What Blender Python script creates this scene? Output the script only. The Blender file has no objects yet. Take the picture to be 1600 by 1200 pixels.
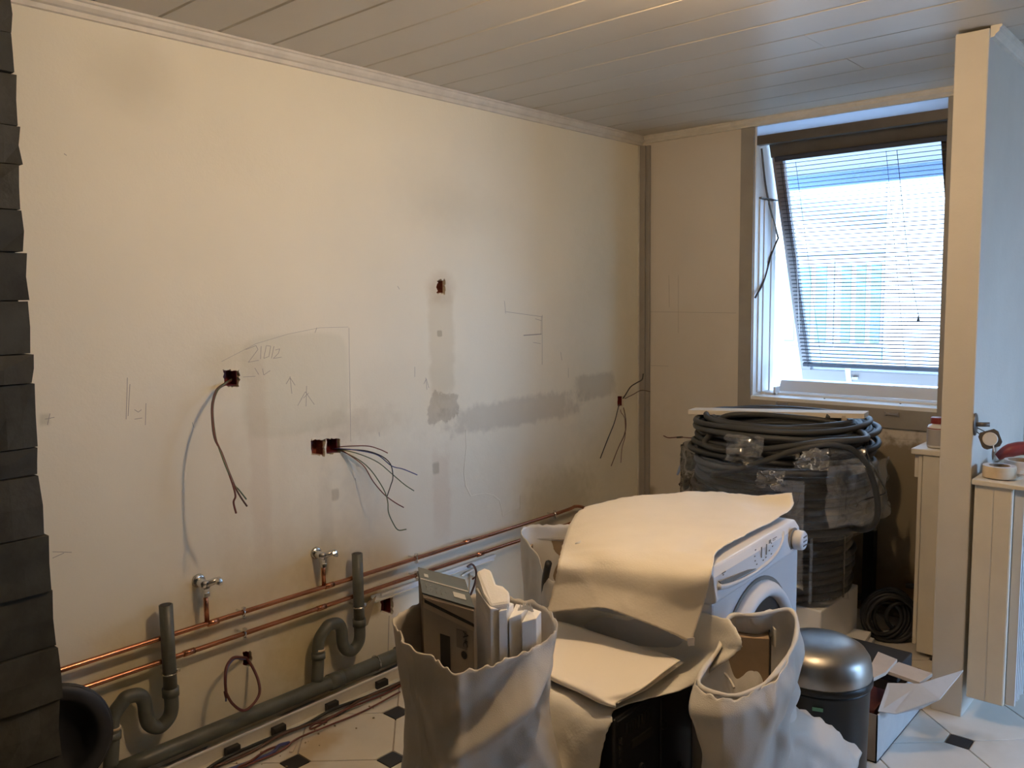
import bpy, bmesh, math, random
import numpy as np
from mathutils import Vector, Matrix, noise
from mathutils.geometry import delaunay_2d_cdt
random.seed(4)
S = bpy.context.scene
COL = S.collection
# ---------------------------------------------------------------- camera (left wall along Y, window wall along X)
F = 1320.0
CAM = np.array([0.0, 0.0, 1.53])
def cv(px, py): return np.array([px - 800, -(py - 600), -F])
_dy = cv(1980, 451); _dy = _dy / np.linalg.norm(_dy)
_dx = -cv(-686, 487); _dx = _dx - _dy * (_dx @ _dy); _dx = _dx / np.linalg.norm(_dx)
_dz = np.cross(_dx, _dy)
ROT = np.array([_dx, _dy, _dz])
cam_data = bpy.data.cameras.new('camera'); cam = bpy.data.objects.new('camera', cam_data); COL.objects.link(cam)
cam_data.sensor_width = 36; cam_data.lens = 36 * F / 1600; cam_data.clip_start = 0.02
cam.matrix_world = Matrix.Translation(Vector(CAM)) @ Matrix(ROT.tolist()).to_4x4()
S.camera = cam
# ---------------------------------------------------------------- world, sun, exposure
W = bpy.data.worlds.new('world'); S.world = W; W.use_nodes = True
bg = W.node_tree.nodes['Background']; bg.inputs[0].default_value = (0.40, 0.64, 1.0, 1); bg.inputs[1].default_value = 11.0
sl = bpy.data.lights.new('sun', 'SUN'); sl.energy = 17; sl.angle = 0.02; sl.color = (0.80, 0.90, 1.0)
so = bpy.data.objects.new('sun', sl); COL.objects.link(so)
so.rotation_euler = Vector((-0.35, 1.0, -0.9)).to_track_quat('-Z', 'Y').to_euler()
al = bpy.data.lights.new('daylight_through_side_window', 'AREA'); al.shape = 'RECTANGLE'; al.size = 2.0; al.size_y = 2.2
al.energy = 430; al.color = (0.34, 0.58, 1.0)
ao = bpy.data.objects.new('daylight_through_side_window', al); COL.objects.link(ao)
ao.location = (4.2, 3.9, 2.7); ao.rotation_euler = Vector((-1.0, 0.0, -0.42)).to_track_quat('-Z', 'Y').to_euler()
LAMP = (-0.94, 1.74, 2.28)
LAMP_STRENGTH = 1400.0
S.view_settings.view_transform = 'Standard'; S.view_settings.look = 'None'
S.view_settings.gamma = 1; S.view_settings.use_curve_mapping = False
S.view_settings.exposure = 0.0
S.cycles.max_bounces = 8; S.cycles.transparent_max_bounces = 32

H = 2.42; LW = -2.66; BW = 4.10
def ray(px, py): return ROT @ cv(px, py)
def PZ(px, py, z): r = ray(px, py); return CAM + r * (z - CAM[2]) / r[2]
def PX(px, py, x): r = ray(px, py); return CAM + r * x / r[0]
def PY(px, py, y): r = ray(px, py); return CAM + r * y / r[1]

# ---------------------------------------------------------------- materials
def mat(name, col, rough=0.6, metal=0.0, var=0.0, vscale=8.0, bump=0.0, bscale=60.0, alpha=1.0, spec=None, emit=None, estr=0.0, stretch=None, coat=0.0, trans=0.0, col2=None):
    m = bpy.data.materials.new(name); m.use_nodes = True
    nt = m.node_tree; N = nt.nodes; L = nt.links; b = N['Principled BSDF']
    c = (*col, 1)
    b.inputs['Base Color'].default_value = c; b.inputs['Roughness'].default_value = rough; b.inputs['Metallic'].default_value = metal
    if spec is not None: b.inputs['Specular IOR Level'].default_value = spec
    if coat: b.inputs['Coat Weight'].default_value = coat; b.inputs['Coat Roughness'].default_value = .15
    if alpha < 1: b.inputs['Alpha'].default_value = alpha
    if emit: b.inputs['Emission Color'].default_value = (*emit, 1); b.inputs['Emission Strength'].default_value = estr
    tc = N.new('ShaderNodeTexCoord'); vec = tc.outputs['Object']
    if stretch:
        mp = N.new('ShaderNodeMapping'); mp.inputs['Scale'].default_value = stretch; L.new(vec, mp.inputs[0]); vec = mp.outputs[0]
    if var > 0 or col2:
        nz = N.new('ShaderNodeTexNoise'); nz.inputs['Scale'].default_value = vscale; nz.inputs['Detail'].default_value = 5; nz.inputs['Roughness'].default_value = .6
        L.new(vec, nz.inputs['Vector'])
        rp = N.new('ShaderNodeValToRGB'); L.new(nz.outputs[0], rp.inputs[0])
        c2 = col2 if col2 else tuple(x * (1 - var) for x in col)
        rp.color_ramp.elements[0].position = .32; rp.color_ramp.elements[0].color = (*c2, 1)
        rp.color_ramp.elements[1].position = .62; rp.color_ramp.elements[1].color = c
        L.new(rp.outputs[0], b.inputs['Base Color'])
    if bump > 0:
        nb = N.new('ShaderNodeTexNoise'); nb.inputs['Scale'].default_value = bscale; nb.inputs['Detail'].default_value = 3
        L.new(vec, nb.inputs['Vector'])
        bp = N.new('ShaderNodeBump'); bp.inputs['Strength'].default_value = bump; bp.inputs['Distance'].default_value = .004
        L.new(nb.outputs[0], bp.inputs['Height']); L.new(bp.outputs[0], b.inputs['Normal'])
    if trans > 0:
        tl = N.new('ShaderNodeBsdfTranslucent'); tl.inputs[0].default_value = c
        mx = N.new('ShaderNodeMixShader'); mx.inputs[0].default_value = trans
        L.new(b.outputs[0], mx.inputs[1]); L.new(tl.outputs[0], mx.inputs[2]); L.new(mx.outputs[0], N['Material Output'].inputs[0])
    return m
def film(name, tint, opac, rough=.08, glossy=.25):
    m = bpy.data.materials.new(name); m.use_nodes = True; nt = m.node_tree; N = nt.nodes; L = nt.links; N.clear()
    o = N.new('ShaderNodeOutputMaterial'); t = N.new('ShaderNodeBsdfTransparent'); g = N.new('ShaderNodeBsdfGlossy'); g.inputs['Roughness'].default_value = rough
    d = N.new('ShaderNodeBsdfDiffuse'); d.inputs[0].default_value = (*tint, 1)
    a = N.new('ShaderNodeMixShader'); a.inputs[0].default_value = opac; L.new(t.outputs[0], a.inputs[1]); L.new(d.outputs[0], a.inputs[2])
    f = N.new('ShaderNodeFresnel'); f.inputs[0].default_value = 1.45
    ml = N.new('ShaderNodeMath'); ml.operation = 'MULTIPLY_ADD'; ml.inputs[1].default_value = 1.0; ml.inputs[2].default_value = glossy * .1; L.new(f.outputs[0], ml.inputs[0])
    b = N.new('ShaderNodeMixShader'); L.new(ml.outputs[0], b.inputs[0]); L.new(a.outputs[0], b.inputs[1]); L.new(g.outputs[0], b.inputs[2]); L.new(b.outputs[0], o.inputs[0])
    return m

def wall_material(name, base, patches, speck=.06, lower=None):
    """plaster with stains and painted-in shade that have shapes of their own; patches = (cy, cz, ry, rz, colour, strength, softness, raggedness)"""
    m = bpy.data.materials.new(name); m.use_nodes = True; nt = m.node_tree; N = nt.nodes; L = nt.links; b = N['Principled BSDF']
    b.inputs['Roughness'].default_value = .75; b.inputs['Specular IOR Level'].default_value = .25
    tc = N.new('ShaderNodeTexCoord'); sp = N.new('ShaderNodeSeparateXYZ'); L.new(tc.outputs['Object'], sp.inputs[0])
    U = sp.outputs[1] if name == 'plaster_left' else sp.outputs[0]; V = sp.outputs[2]
    def noise_(scale, det=4):
        n = N.new('ShaderNodeTexNoise'); n.inputs['Scale'].default_value = scale; n.inputs['Detail'].default_value = det; L.new(tc.outputs['Object'], n.inputs['Vector']); return n.outputs[0]
    def M(op, a, b_=None, c_=None):
        n = N.new('ShaderNodeMath'); n.operation = op
        for i, x in enumerate((a, b_, c_)):
            if x is None: continue
            if isinstance(x, (int, float)): n.inputs[i].default_value = x
            else: L.new(x, n.inputs[i])
        return n.outputs[0]
    n1 = noise_(2.2, 6); n2 = noise_(22, 5); n3 = noise_(140, 2)
    rp = N.new('ShaderNodeValToRGB'); L.new(n1, rp.inputs[0])
    rp.color_ramp.elements[0].position = .3; rp.color_ramp.elements[0].color = (*[x * (1 - speck) for x in base], 1)
    rp.color_ramp.elements[1].position = .7; rp.color_ramp.elements[1].color = (*base, 1)
    cur = rp.outputs[0]
    wob = M('SUBTRACT', n2, .5)
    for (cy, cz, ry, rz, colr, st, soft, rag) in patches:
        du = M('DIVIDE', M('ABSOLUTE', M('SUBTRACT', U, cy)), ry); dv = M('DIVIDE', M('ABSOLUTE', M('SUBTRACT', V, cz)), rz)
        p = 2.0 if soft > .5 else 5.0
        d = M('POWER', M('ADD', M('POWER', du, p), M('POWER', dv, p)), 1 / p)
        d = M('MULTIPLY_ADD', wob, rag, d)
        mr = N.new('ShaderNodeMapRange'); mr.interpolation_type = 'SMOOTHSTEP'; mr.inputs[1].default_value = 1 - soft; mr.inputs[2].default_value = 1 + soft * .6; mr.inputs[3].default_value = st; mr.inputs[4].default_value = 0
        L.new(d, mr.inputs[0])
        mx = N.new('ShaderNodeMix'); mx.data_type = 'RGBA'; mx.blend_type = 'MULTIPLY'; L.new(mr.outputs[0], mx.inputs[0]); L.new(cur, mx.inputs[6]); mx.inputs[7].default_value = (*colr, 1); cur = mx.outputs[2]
    L.new(cur, b.inputs['Base Color'])
    bp = N.new('ShaderNodeBump'); bp.inputs['Strength'].default_value = .22; bp.inputs['Distance'].default_value = .004
    L.new(M('ADD', n2, M('MULTIPLY', n3, .35)), bp.inputs['Height']); L.new(bp.outputs[0], b.inputs['Normal'])
    return m

def LWp(px, py): p = PX(px, py, LW); return float(p[1]), float(p[2])
def BWp(px, py): p = PY(px, py, BW); return float(p[0]), float(p[2])
def patchL(px, py, wpx, hpx, col, st, soft, rag):
    a = LWp(px - wpx, py); b = LWp(px + wpx, py); c = LWp(px, py - hpx); d = LWp(px, py + hpx)
    return ((a[0] + b[0]) / 2, (c[1] + d[1]) / 2, abs(b[0] - a[0]) / 2, abs(c[1] - d[1]) / 2, col, st, soft, rag)
def patchB(px, py, wpx, hpx, col, st, soft, rag):
    a = BWp(px - wpx, py); b = BWp(px + wpx, py); c = BWp(px, py - hpx); d = BWp(px, py + hpx)
    return ((a[0] + b[0]) / 2, (c[1] + d[1]) / 2, abs(b[0] - a[0]) / 2, abs(c[1] - d[1]) / 2, col, st, soft, rag)
GR = (.74, .73, .73); OL = (.82, .76, .56)
PL = [patchL(205, 118, 70, 60, (.8, .78, .74), .55, .9, .4), patchL(650, 300, 80, 60, (.88, .88, .88), .5, .9, .5), patchL(720, 330, 70, 40, (.88, .87, .85), .5, .9, .5),
      patchL(692, 637, 24, 24, (.72, .69, .66), .95, .12, 1.5), patchL(405, 720, 16, 170, (.93, .89, .87), .8, .4, .6), patchL(510, 820, 12, 90, (.90, .90, .91), .8, .4, .6), patchL(690, 770, 14, 70, (.92, .87, .85), .8, .35, .6), patchL(560, 760, 30, 120, (.94, .94, .95), .8, .5, .8), patchL(560, 660, 70, 25, (.88, .86, .83), .6, .6, 1.2), patchL(800, 645, 105, 22, GR, .75, .3, .9), patchL(930, 603, 30, 20, (.74, .73, .72), .8, .25, .6),
      patchL(690, 540, 20, 90, (.88, .85, .80), .9, .25, .5), patchL(689, 450, 22, 26, (.8, .74, .68), .7, .6, .5), patchL(687, 521, 4, 5, (.6, .57, .52), .8, .3, .5), patchL(681, 732, 6, 10, (.62, .60, .56), .8, .3, .5), patchL(524, 773, 6, 10, (.68, .66, .62), .8, .3, .5),
      patchL(460, 600, 86, 80, (.90, .91, .89), .9, .08, .05), patchL(350, 570, 45, 40, (.84, .80, .70), .6, .9, .5),
      patchL(210, 1060, 75, 75, OL, .8, .8, .8), patchL(480, 1000, 60, 70, OL, .8, .7, .8), patchL(315, 960, 40, 50, (.85, .8, .64), .7, .8, .6), patchL(500, 890, 40, 45, (.85, .8, .66), .7, .8, .6), patchL(575, 945, 20, 24, (.5, .42, .28), .9, .4, .9),
      patchL(600, 870, 240, 150, (.88, .86, .86), .7, .6, .5), patchL(720, 760, 200, 120, (.93, .93, .94), .8, .4, .6), patchL(500, 690, 60, 45, (.84, .82, .80), .5, .9, .6), patchL(640, 620, 90, 60, (.93, .92, .90), .6, .5, .5),
      patchL(870, 790, 60, 60, (.72, .71, .64), .8, .6, .6), patchL(940, 520, 50, 240, (.87, .87, .84), .8, .7, .5), patchL(300, 780, 90, 180, (.93, .9, .87), .7, .6, .6), patchL(400, 800, 60, 160, (.94, .92, .90), .7, .3, .4),  # the tall soft patch by the corner is shade painted into the plaster
      patchL(370, 1060, 130, 60, (.9, .87, .8), .8, .6, .6), patchL(70, 655, 9, 10, (.72, .72, .68), .7, .5, .9)]
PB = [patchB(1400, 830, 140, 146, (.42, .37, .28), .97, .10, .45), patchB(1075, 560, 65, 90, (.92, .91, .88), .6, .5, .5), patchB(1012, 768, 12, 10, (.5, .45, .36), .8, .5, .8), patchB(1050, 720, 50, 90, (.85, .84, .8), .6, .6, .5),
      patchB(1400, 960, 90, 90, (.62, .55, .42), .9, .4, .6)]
M = {}
M['wall_left'] = wall_material('plaster_left', (.80, .745, .60), PL)
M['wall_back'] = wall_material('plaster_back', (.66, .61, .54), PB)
M['post'] = mat('pillar_paint', (.60, .56, .49), .7, var=.06, vscale=4, bump=.2, bscale=90)
M['plaster'] = mat('painted_plaster', (.78, .72, .62), .7, var=.08, vscale=4, bump=.25, bscale=90)
M['ceiling'] = mat('ceiling_board_paint', (.56, .52, .45), .36, var=.06, vscale=1.6, bump=.12, bscale=14, spec=.5)
M['far'] = mat('brown_far_wall', (.26, .24, .21), .8, var=.1, vscale=3)
M['dark_gap'] = mat('dark_gap', (.16, .12, .08), .9)
M['trim'] = mat('trim_paint', (.66, .62, .54), .5, var=.12, vscale=14)
M['greytrim'] = mat('taupe_paint', (.32, .295, .26), .5, var=.12, vscale=7, bump=.1)
M['white'] = mat('white_lacquer', (.82, .82, .80), .35, var=.05, vscale=5)
M['alu'] = mat('aluminium_white', (.70, .72, .75), .35, metal=.1)
M['darkalu'] = mat('dark_bronze_aluminium', (.13, .115, .10), .42, metal=.35, var=.2, vscale=9)
M['greyalu'] = mat('grey_sash', (.32, .31, .33), .45, metal=.3)
M['slat'] = mat('blind_slat', (.05, .055, .075), .6, metal=.3)
M['copper'] = mat('copper', (.62, .27, .16), .24, metal=1, var=.45, vscale=18, stretch=(1, .3, 1))
M['chrome'] = mat('chrome', (.72, .72, .70), .18, metal=1, bump=.2, bscale=90)
M['pvc'] = mat('grey_pvc', (.105, .115, .105), .42, var=.25, vscale=12, col2=(.075, .08, .07))
M['rub'] = mat('black_rubber', (.018, .019, .022), .5, var=.3, vscale=10)
M['brick'] = mat('terracotta_brick', (.24, .055, .028), .85, var=.55, vscale=40, bump=.8, bscale=80)
M['redbox'] = mat('dark_red_plastic', (.16, .016, .014), .5, var=.4, vscale=40)
M['w_red'] = mat('red_wire', (.14, .04, .03), .45); M['w_blue'] = mat('blue_wire', (.06, .07, .20), .45); M['w_grn'] = mat('green_wire', (.10, .13, .07), .45); M['w_brn'] = mat('brown_wire', (.10, .05, .035), .45); M['w_blk'] = mat('black_wire', (.02, .02, .02), .5)
M['conduit'] = mat('grey_corrugated_conduit', (.065, .07, .078), .5, var=.2, vscale=20)
M['cable'] = mat('dark_grey_sheathed_cable', (.048, .049, .048), .55, var=.2, vscale=14)
M['slate'] = [mat('slate_%s' % n, c, .8, var=.5, vscale=9, bump=.6, bscale=30) for n, c in (('a', (.040, .042, .036)), ('b', (.030, .032, .029)), ('c', (.052, .052, .044)))]
M['tile'] = mat('glazed_cream_tile', (.72, .68, .61), .22, var=.10, vscale=3.5, bump=.04, bscale=12)
M['tiledark'] = mat('black_tile', (.022, .022, .026), .4, var=.3, vscale=20)
M['boardpaint'] = mat('cream_board_paint', (.74, .68, .58), .7, spec=.2)
def stain(m, spots):
    nt = m.node_tree; N = nt.nodes; L = nt.links; b = N['Principled BSDF']; cur = b.inputs['Base Color'].links[0].from_socket
    ge = N.new('ShaderNodeNewGeometry'); nz = N.new('ShaderNodeTexNoise'); nz.inputs['Scale'].default_value = 9; L.new(ge.outputs['Position'], nz.inputs['Vector'])
    for (x, y, rx, ry, ang, col) in spots:
        mp = N.new('ShaderNodeMapping'); mp.vector_type = 'TEXTURE'; mp.inputs['Location'].default_value = (x, y, 0); mp.inputs['Rotation'].default_value = (0, 0, ang); mp.inputs['Scale'].default_value = (rx, ry, 1); L.new(ge.outputs['Position'], mp.inputs[0])
        ln = N.new('ShaderNodeVectorMath'); ln.operation = 'LENGTH'; L.new(mp.outputs[0], ln.inputs[0])
        ad = N.new('ShaderNodeMath'); ad.operation = 'MULTIPLY_ADD'; ad.inputs[1].default_value = 1.6; L.new(nz.outputs[0], ad.inputs[0]); L.new(ln.outputs['Value'], ad.inputs[2])
        mr = N.new('ShaderNodeMapRange'); mr.interpolation_type = 'SMOOTHSTEP'; mr.inputs[1].default_value = 1.0; mr.inputs[2].default_value = 2.0; mr.inputs[3].default_value = .8; mr.inputs[4].default_value = 0; L.new(ad.outputs[0], mr.inputs[0])
        mx = N.new('ShaderNodeMix'); mx.data_type = 'RGBA'; mx.blend_type = 'MULTIPLY'; L.new(mr.outputs[0], mx.inputs[0]); L.new(cur, mx.inputs[6]); mx.inputs[7].default_value = (*col, 1); cur = mx.outputs[2]
    L.new(cur, b.inputs['Base Color'])
_a = PZ(520, 1090, 0); _b = PZ(490, 1170, 0); _c = PZ(400, 1150, 0)
stain(M['tile'], [(_a[0], _a[1], .16, .07, .9, (.72, .58, .36)), (_b[0], _b[1], .10, .16, .3, (.74, .60, .40)), (_c[0], _c[1], .05, .5, .0, (.75, .68, .55)), (-.80, 3.05, .25, .12, .4, (.80, .76, .70))])
M['grout'] = mat('grout', (.42, .37, .31), .9, var=.2, vscale=20)
M['bag'] = mat('woven_white_polypropylene', (.72, .68, .62), .45, var=.12, vscale=7, bump=.25, bscale=480, trans=.22)
M['bag2'] = mat('woven_white_sack_clean', (.76, .73, .68), .45, var=.08, vscale=7, bump=.25, bscale=480, trans=.16)
M['sheet'] = mat('cream_dust_sheet', (.84, .77, .65), .6, var=.05, vscale=5, bump=.15, bscale=160)
M['sheet2'] = mat('white_fleece_sheet', (.80, .77, .70), .7, var=.06, vscale=5, bump=.2, bscale=160, trans=.1)
M['paper'] = mat('white_folded_paper', (.86, .80, .71), .6, bump=.1, bscale=90)
M['card'] = mat('brown_cardboard', (.34, .24, .15), .8, var=.15, vscale=18)
M['cardlight'] = mat('greyish_cardboard', (.40, .35, .30), .75, var=.08, vscale=14)
M['cardtan'] = mat('tan_board', (.56, .47, .38), .7, var=.1, vscale=14)
M['cardside'] = mat('carton_side_brown', (.24, .195, .15), .8, var=.1, vscale=12)
M['cardwhite'] = mat('white_coated_cardboard', (.50, .49, .47), .6, var=.1, vscale=14)
M['print_dark'] = mat('dark_blue_grey_print', (.085, .10, .105), .4, var=.1, vscale=10)
M['ink'] = mat('black_ink', (.03, .028, .026), .6); M['inkgrey'] = mat('grey_ink', (.20, .18, .16), .6); M['inkwhite'] = mat('white_ink', (.5, .5, .48), .5)
M['poly'] = mat('polystyrene_foam', (.88, .87, .85), .7, bump=.12, bscale=300)
M['appl'] = mat('white_enamel', (.60, .60, .62), .28, coat=.3)
M['appl2'] = mat('white_panel_plastic', (.66, .66, .68), .38)
M['darkappl'] = mat('dark_grey_metal_panel', (.028, .029, .033), .42, metal=.3, var=.3, vscale=10)
M['glassdark'] = mat('dark_door_glass', (.012, .012, .014), .35, spec=.3)
M['steel'] = mat('brushed_steel', (.36, .34, .31), .36, metal=1, var=.3, vscale=5, bump=.25, bscale=7)
M['blackplastic'] = mat('black_plastic', (.012, .013, .013), .38, var=.2, vscale=6, spec=.3)
M['green'] = mat('green_sticker', (.08, .22, .15), .5)
M['rad'] = mat('cream_enamel', (.72, .655, .53), .45, var=.06, vscale=8)
M['fin'] = mat('pale_fin', (.62, .63, .62), .4)
M['tape'] = mat('masking_tape', (.62, .50, .34), .7, var=.1, vscale=30); M['tapew'] = mat('white_tape_face', (.66, .64, .66), .5)
M['redcap'] = mat('red_cap', (.24, .035, .03), .4); M['label'] = mat('bottle_white', (.66, .63, .58), .4); M['labelpic'] = mat('label_print', (.40, .37, .34), .5)
M['film'] = film('clear_stretch_film', (.5, .54, .58), .07, .12, .3)
M['film2'] = film('clear_bag_film', (.75, .78, .82), .17, .10, .8)
M['glass'] = film('window_glass', (.8, .85, .9), .015, .02, .2)
M['grime'] = mat('debris', (.30, .24, .16), .9)
M['facade'] = mat('white_render', (.50, .50, .50), .8, var=.04, vscale=1)
M['facade2'] = mat('grey_render', (.36, .38, .42), .8, var=.04, vscale=1)
M['cyan'] = mat('pale_blue_glazing', (.14, .34, .42), .2)
M['roofm'] = mat('roof_grey', (.20, .28, .34), .6)
M['soffit'] = mat('soffit_grey', (.30, .32, .37), .7); M['fascia'] = mat('fascia_blue_grey', (.24, .36, .60), .6)
M['frosted'] = mat('frosted_transom', (.76, .84, .94), .5, trans=.75)
M['bulb'] = mat('bulb_glow', (1, .8, .5), .4, emit=(1.0, .70, .41), estr=LAMP_STRENGTH)
M['bulb2'] = mat('spot_glow', (1, .8, .5), .4, emit=(1.0, .70, .42), estr=70)

# ---------------------------------------------------------------- mesh helpers
ORG = {}
def wloc(o): return ORG.get(o.name, Vector((0, 0, 0)))
class G:
    def __init__(s): s.v = []; s.f = []
    def add(s, v, f): n = len(s.v); s.v += [tuple(map(float, p)) for p in v]; s.f += [tuple(i + n for i in q) for q in f]; return s
    def box(s, c, d, rz=0, mtx=None):
        a = []
        for x in (-.5, .5):
            for y in (-.5, .5):
                for z in (-.5, .5): a.append(Vector((x * d[0], y * d[1], z * d[2])))
        R = mtx if mtx else Matrix.Rotation(rz, 3, 'Z'); a = [R @ p + Vector(c) for p in a]
        return s.add(a, [(0, 1, 3, 2), (4, 6, 7, 5), (0, 4, 5, 1), (2, 3, 7, 6), (0, 2, 6, 4), (1, 5, 7, 3)])
    def bb(s, x0, x1, y0, y1, z0, z1): return s.box(((x0 + x1) / 2, (y0 + y1) / 2, (z0 + z1) / 2), (abs(x1 - x0), abs(y1 - y0), abs(z1 - z0)))
    def prism(s, pts, ext):
        n = len(pts); e = Vector(ext); a = [Vector(p) for p in pts]; b = [p + e for p in a]
        return s.add(a + b, [tuple(range(n))[::-1], tuple(range(n, 2 * n))] + [(i, (i + 1) % n, n + (i + 1) % n, n + i) for i in range(n)])
    def tube(s, pts, r, seg=8, sub=6, closed=False, cap=True, spline=True):
        P = [Vector(p) for p in pts]; Rr = r if isinstance(r, (list, tuple)) else [r] * len(P)
        if spline and len(P) > 2:
            Q = []; RR = []; n = len(P); m = n if closed else n - 1
            for i in range(m):
                p0 = P[(i - 1) % n] if closed or i > 0 else P[0] * 2 - P[1]; p1 = P[i]; p2 = P[(i + 1) % n]; p3 = P[(i + 2) % n] if closed or i + 2 < n else P[-1] * 2 - P[-2]
                for k in range(sub):
                    t = k / sub; Q.append(.5 * ((2 * p1) + (p2 - p0) * t + (2 * p0 - 5 * p1 + 4 * p2 - p3) * t * t + (3 * p1 - 3 * p2 + p3 - p0) * t ** 3)); RR.append(Rr[i] * (1 - t) + Rr[(i + 1) % n] * t)
            if not closed: Q.append(P[-1]); RR.append(Rr[-1])
        else: Q = P; RR = list(Rr)
        n = len(Q); vs = []; up = None
        for i in range(n):
            t = (Q[(i + 1) % n] - Q[i - 1]) if closed else (Q[min(i + 1, n - 1)] - Q[max(i - 1, 0)])
            t.normalize()
            if up is None: up = t.orthogonal().normalized()
            up = (up - t * up.dot(t)); up = up.normalized() if up.length > 1e-6 else t.orthogonal().normalized()
            bn = t.cross(up)
            for k in range(seg):
                a = 2 * math.pi * k / seg; vs.append(Q[i] + (up * math.cos(a) + bn * math.sin(a)) * RR[i])
        fs = []
        for i in range(n if closed else n - 1):
            j = (i + 1) % n
            for k in range(seg): fs.append((i * seg + k, i * seg + (k + 1) % seg, j * seg + (k + 1) % seg, j * seg + k))
        if cap and not closed: fs += [tuple(range(seg))[::-1], tuple((n - 1) * seg + k for k in range(seg))]
        return s.add(vs, fs)
    def lathe(s, prof, seg=32, c=(0, 0, 0), mtx=None, cap=True):
        R = mtx if mtx else Matrix.Identity(3); vs = []; n = len(prof)
        for (r, z) in prof:
            for k in range(seg):
                a = 2 * math.pi * k / seg; vs.append(R @ Vector((r * math.cos(a), r * math.sin(a), z)) + Vector(c))
        fs = [(i * seg + k, i * seg + (k + 1) % seg, (i + 1) * seg + (k + 1) % seg, (i + 1) * seg + k) for i in range(n - 1) for k in range(seg)]
        if cap:
            if prof[0][0] > 1e-5: fs.append(tuple(range(seg))[::-1])
            if prof[-1][0] > 1e-5: fs.append(tuple((n - 1) * seg + k for k in range(seg)))
        return s.add(vs, fs)
    def build(s, name, m, parent=None, smooth=False, bevel=0, local=False, solid=0, origin=None, link=True):
        me = bpy.data.meshes.new(name)
        o_ = Vector((0, 0, 0))
        if not local:
            if parent is not None: o_ = wloc(parent)
            elif origin is not None: o_ = Vector(origin)
        me.from_pydata([tuple(Vector(p) - o_) for p in s.v], [], s.f); me.validate(); me.materials.append(m)
        bm = bmesh.new(); bm.from_mesh(me); bmesh.ops.remove_doubles(bm, verts=bm.verts, dist=1e-6); bmesh.ops.recalc_face_normals(bm, faces=bm.faces); bm.to_mesh(me); bm.free()
        if smooth:
            for p in me.polygons: p.use_smooth = True
        o = bpy.data.objects.new(name, me); COL.objects.link(o)
        if parent is not None: o.parent = parent
        elif origin is not None: o.location = o_
        ORG[o.name] = o_
        if solid: md = o.modifiers.new('solid', 'SOLIDIFY'); md.thickness = solid; md.offset = 0
        if bevel: md = o.modifiers.new('bevel', 'BEVEL'); md.width = bevel; md.segments = 2; md.limit_method = 'ANGLE'; md.angle_limit = .6; md.harden_normals = False
        return o
def root(name, loc, label, cat, rz=0, group=None):
    o = bpy.data.objects.new(name, None); COL.objects.link(o); o.location = loc; o.rotation_euler = (0, 0, rz); o.empty_display_size = .05
    o['label'] = label; o['category'] = cat
    if group: o['group'] = group
    ORG[o.name] = Vector(loc); return o
def tag(o, label, cat, group=None):
    o['label'] = label; o['category'] = cat
    if group: o['group'] = group
    return o
def struct(o): o['kind'] = 'structure'; return o
def plabel(o, l): o['label'] = l; return o
def stuff(o): o['kind'] = 'stuff'; return o
def rot_to(axis): return Vector((0, 0, 1)).rotation_difference(Vector(axis)).to_matrix()

def catmull_grid(A, su, sv):
    A = np.array(A, float)
    def up(A, s):
        n = A.shape[0]; Pd = np.concatenate([[2 * A[0] - A[1]], A, [2 * A[-1] - A[-2]]]); out = []
        for i in range(n - 1):
            p0, p1, p2, p3 = Pd[i], Pd[i + 1], Pd[i + 2], Pd[i + 3]
            for k in range(s):
                t = k / s; out.append(.5 * (2 * p1 + (p2 - p0) * t + (2 * p0 - 5 * p1 + 4 * p2 - p3) * t * t + (3 * p1 - 3 * p2 + p3 - p0) * t ** 3))
        out.append(A[-1]); return np.array(out)
    return up(up(A, su).transpose(1, 0, 2), sv).transpose(1, 0, 2)
def crumple(p, seed, f1, a1, f2=0, a2=0):
    q = Vector((p[0] + seed, p[1] - seed * .7, p[2] + seed * .3))
    d = (1 - 2 * abs(noise.noise(q * f1))) * a1 if a1 else 0
    if a2: d += (1 - 2 * abs(noise.noise(q * f2 + Vector((7, 3, 1))))) * a2
    return d
def sheet(A, su, sv, seed=1, f1=6, a1=.008, f2=22, a2=.002, dirv=None, edge=True, ragged=0.0):
    g = catmull_grid(A, su, sv); n, m, _ = g.shape; out = g.copy()
    for i in range(n):
        for j in range(m):
            a = g[min(i + 1, n - 1), j] - g[max(i - 1, 0), j]; b = g[i, min(j + 1, m - 1)] - g[i, max(j - 1, 0)]
            nn = np.cross(a, b); l = np.linalg.norm(nn); nn = nn / l if l > 1e-9 else np.array([0, 0, 1.])
            out[i, j] = g[i, j] + nn * crumple(g[i, j], seed, f1, a1, f2, a2)
            if ragged and (i in (0, n - 1) or j in (0, m - 1)): out[i, j] += (np.random.rand(3) - .5) * ragged
    G_ = G(); G_.add(out.reshape(-1, 3), [(i * m + j, i * m + j + 1, (i + 1) * m + j + 1, (i + 1) * m + j) for i in range(n - 1) for j in range(m - 1)])
    return G_
def cr(P, t):   # closed catmull
    n = len(P); x = (t % 1) * n; i = int(x); u = x - i; p0, p1, p2, p3 = P[(i - 1) % n], P[i % n], P[(i + 1) % n], P[(i + 2) % n]
    return .5 * (2 * p1 + (p2 - p0) * u + (2 * p0 - 5 * p1 + 4 * p2 - p3) * u * u + (3 * p1 - 3 * p2 + p3 - p0) * u ** 3)
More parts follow.
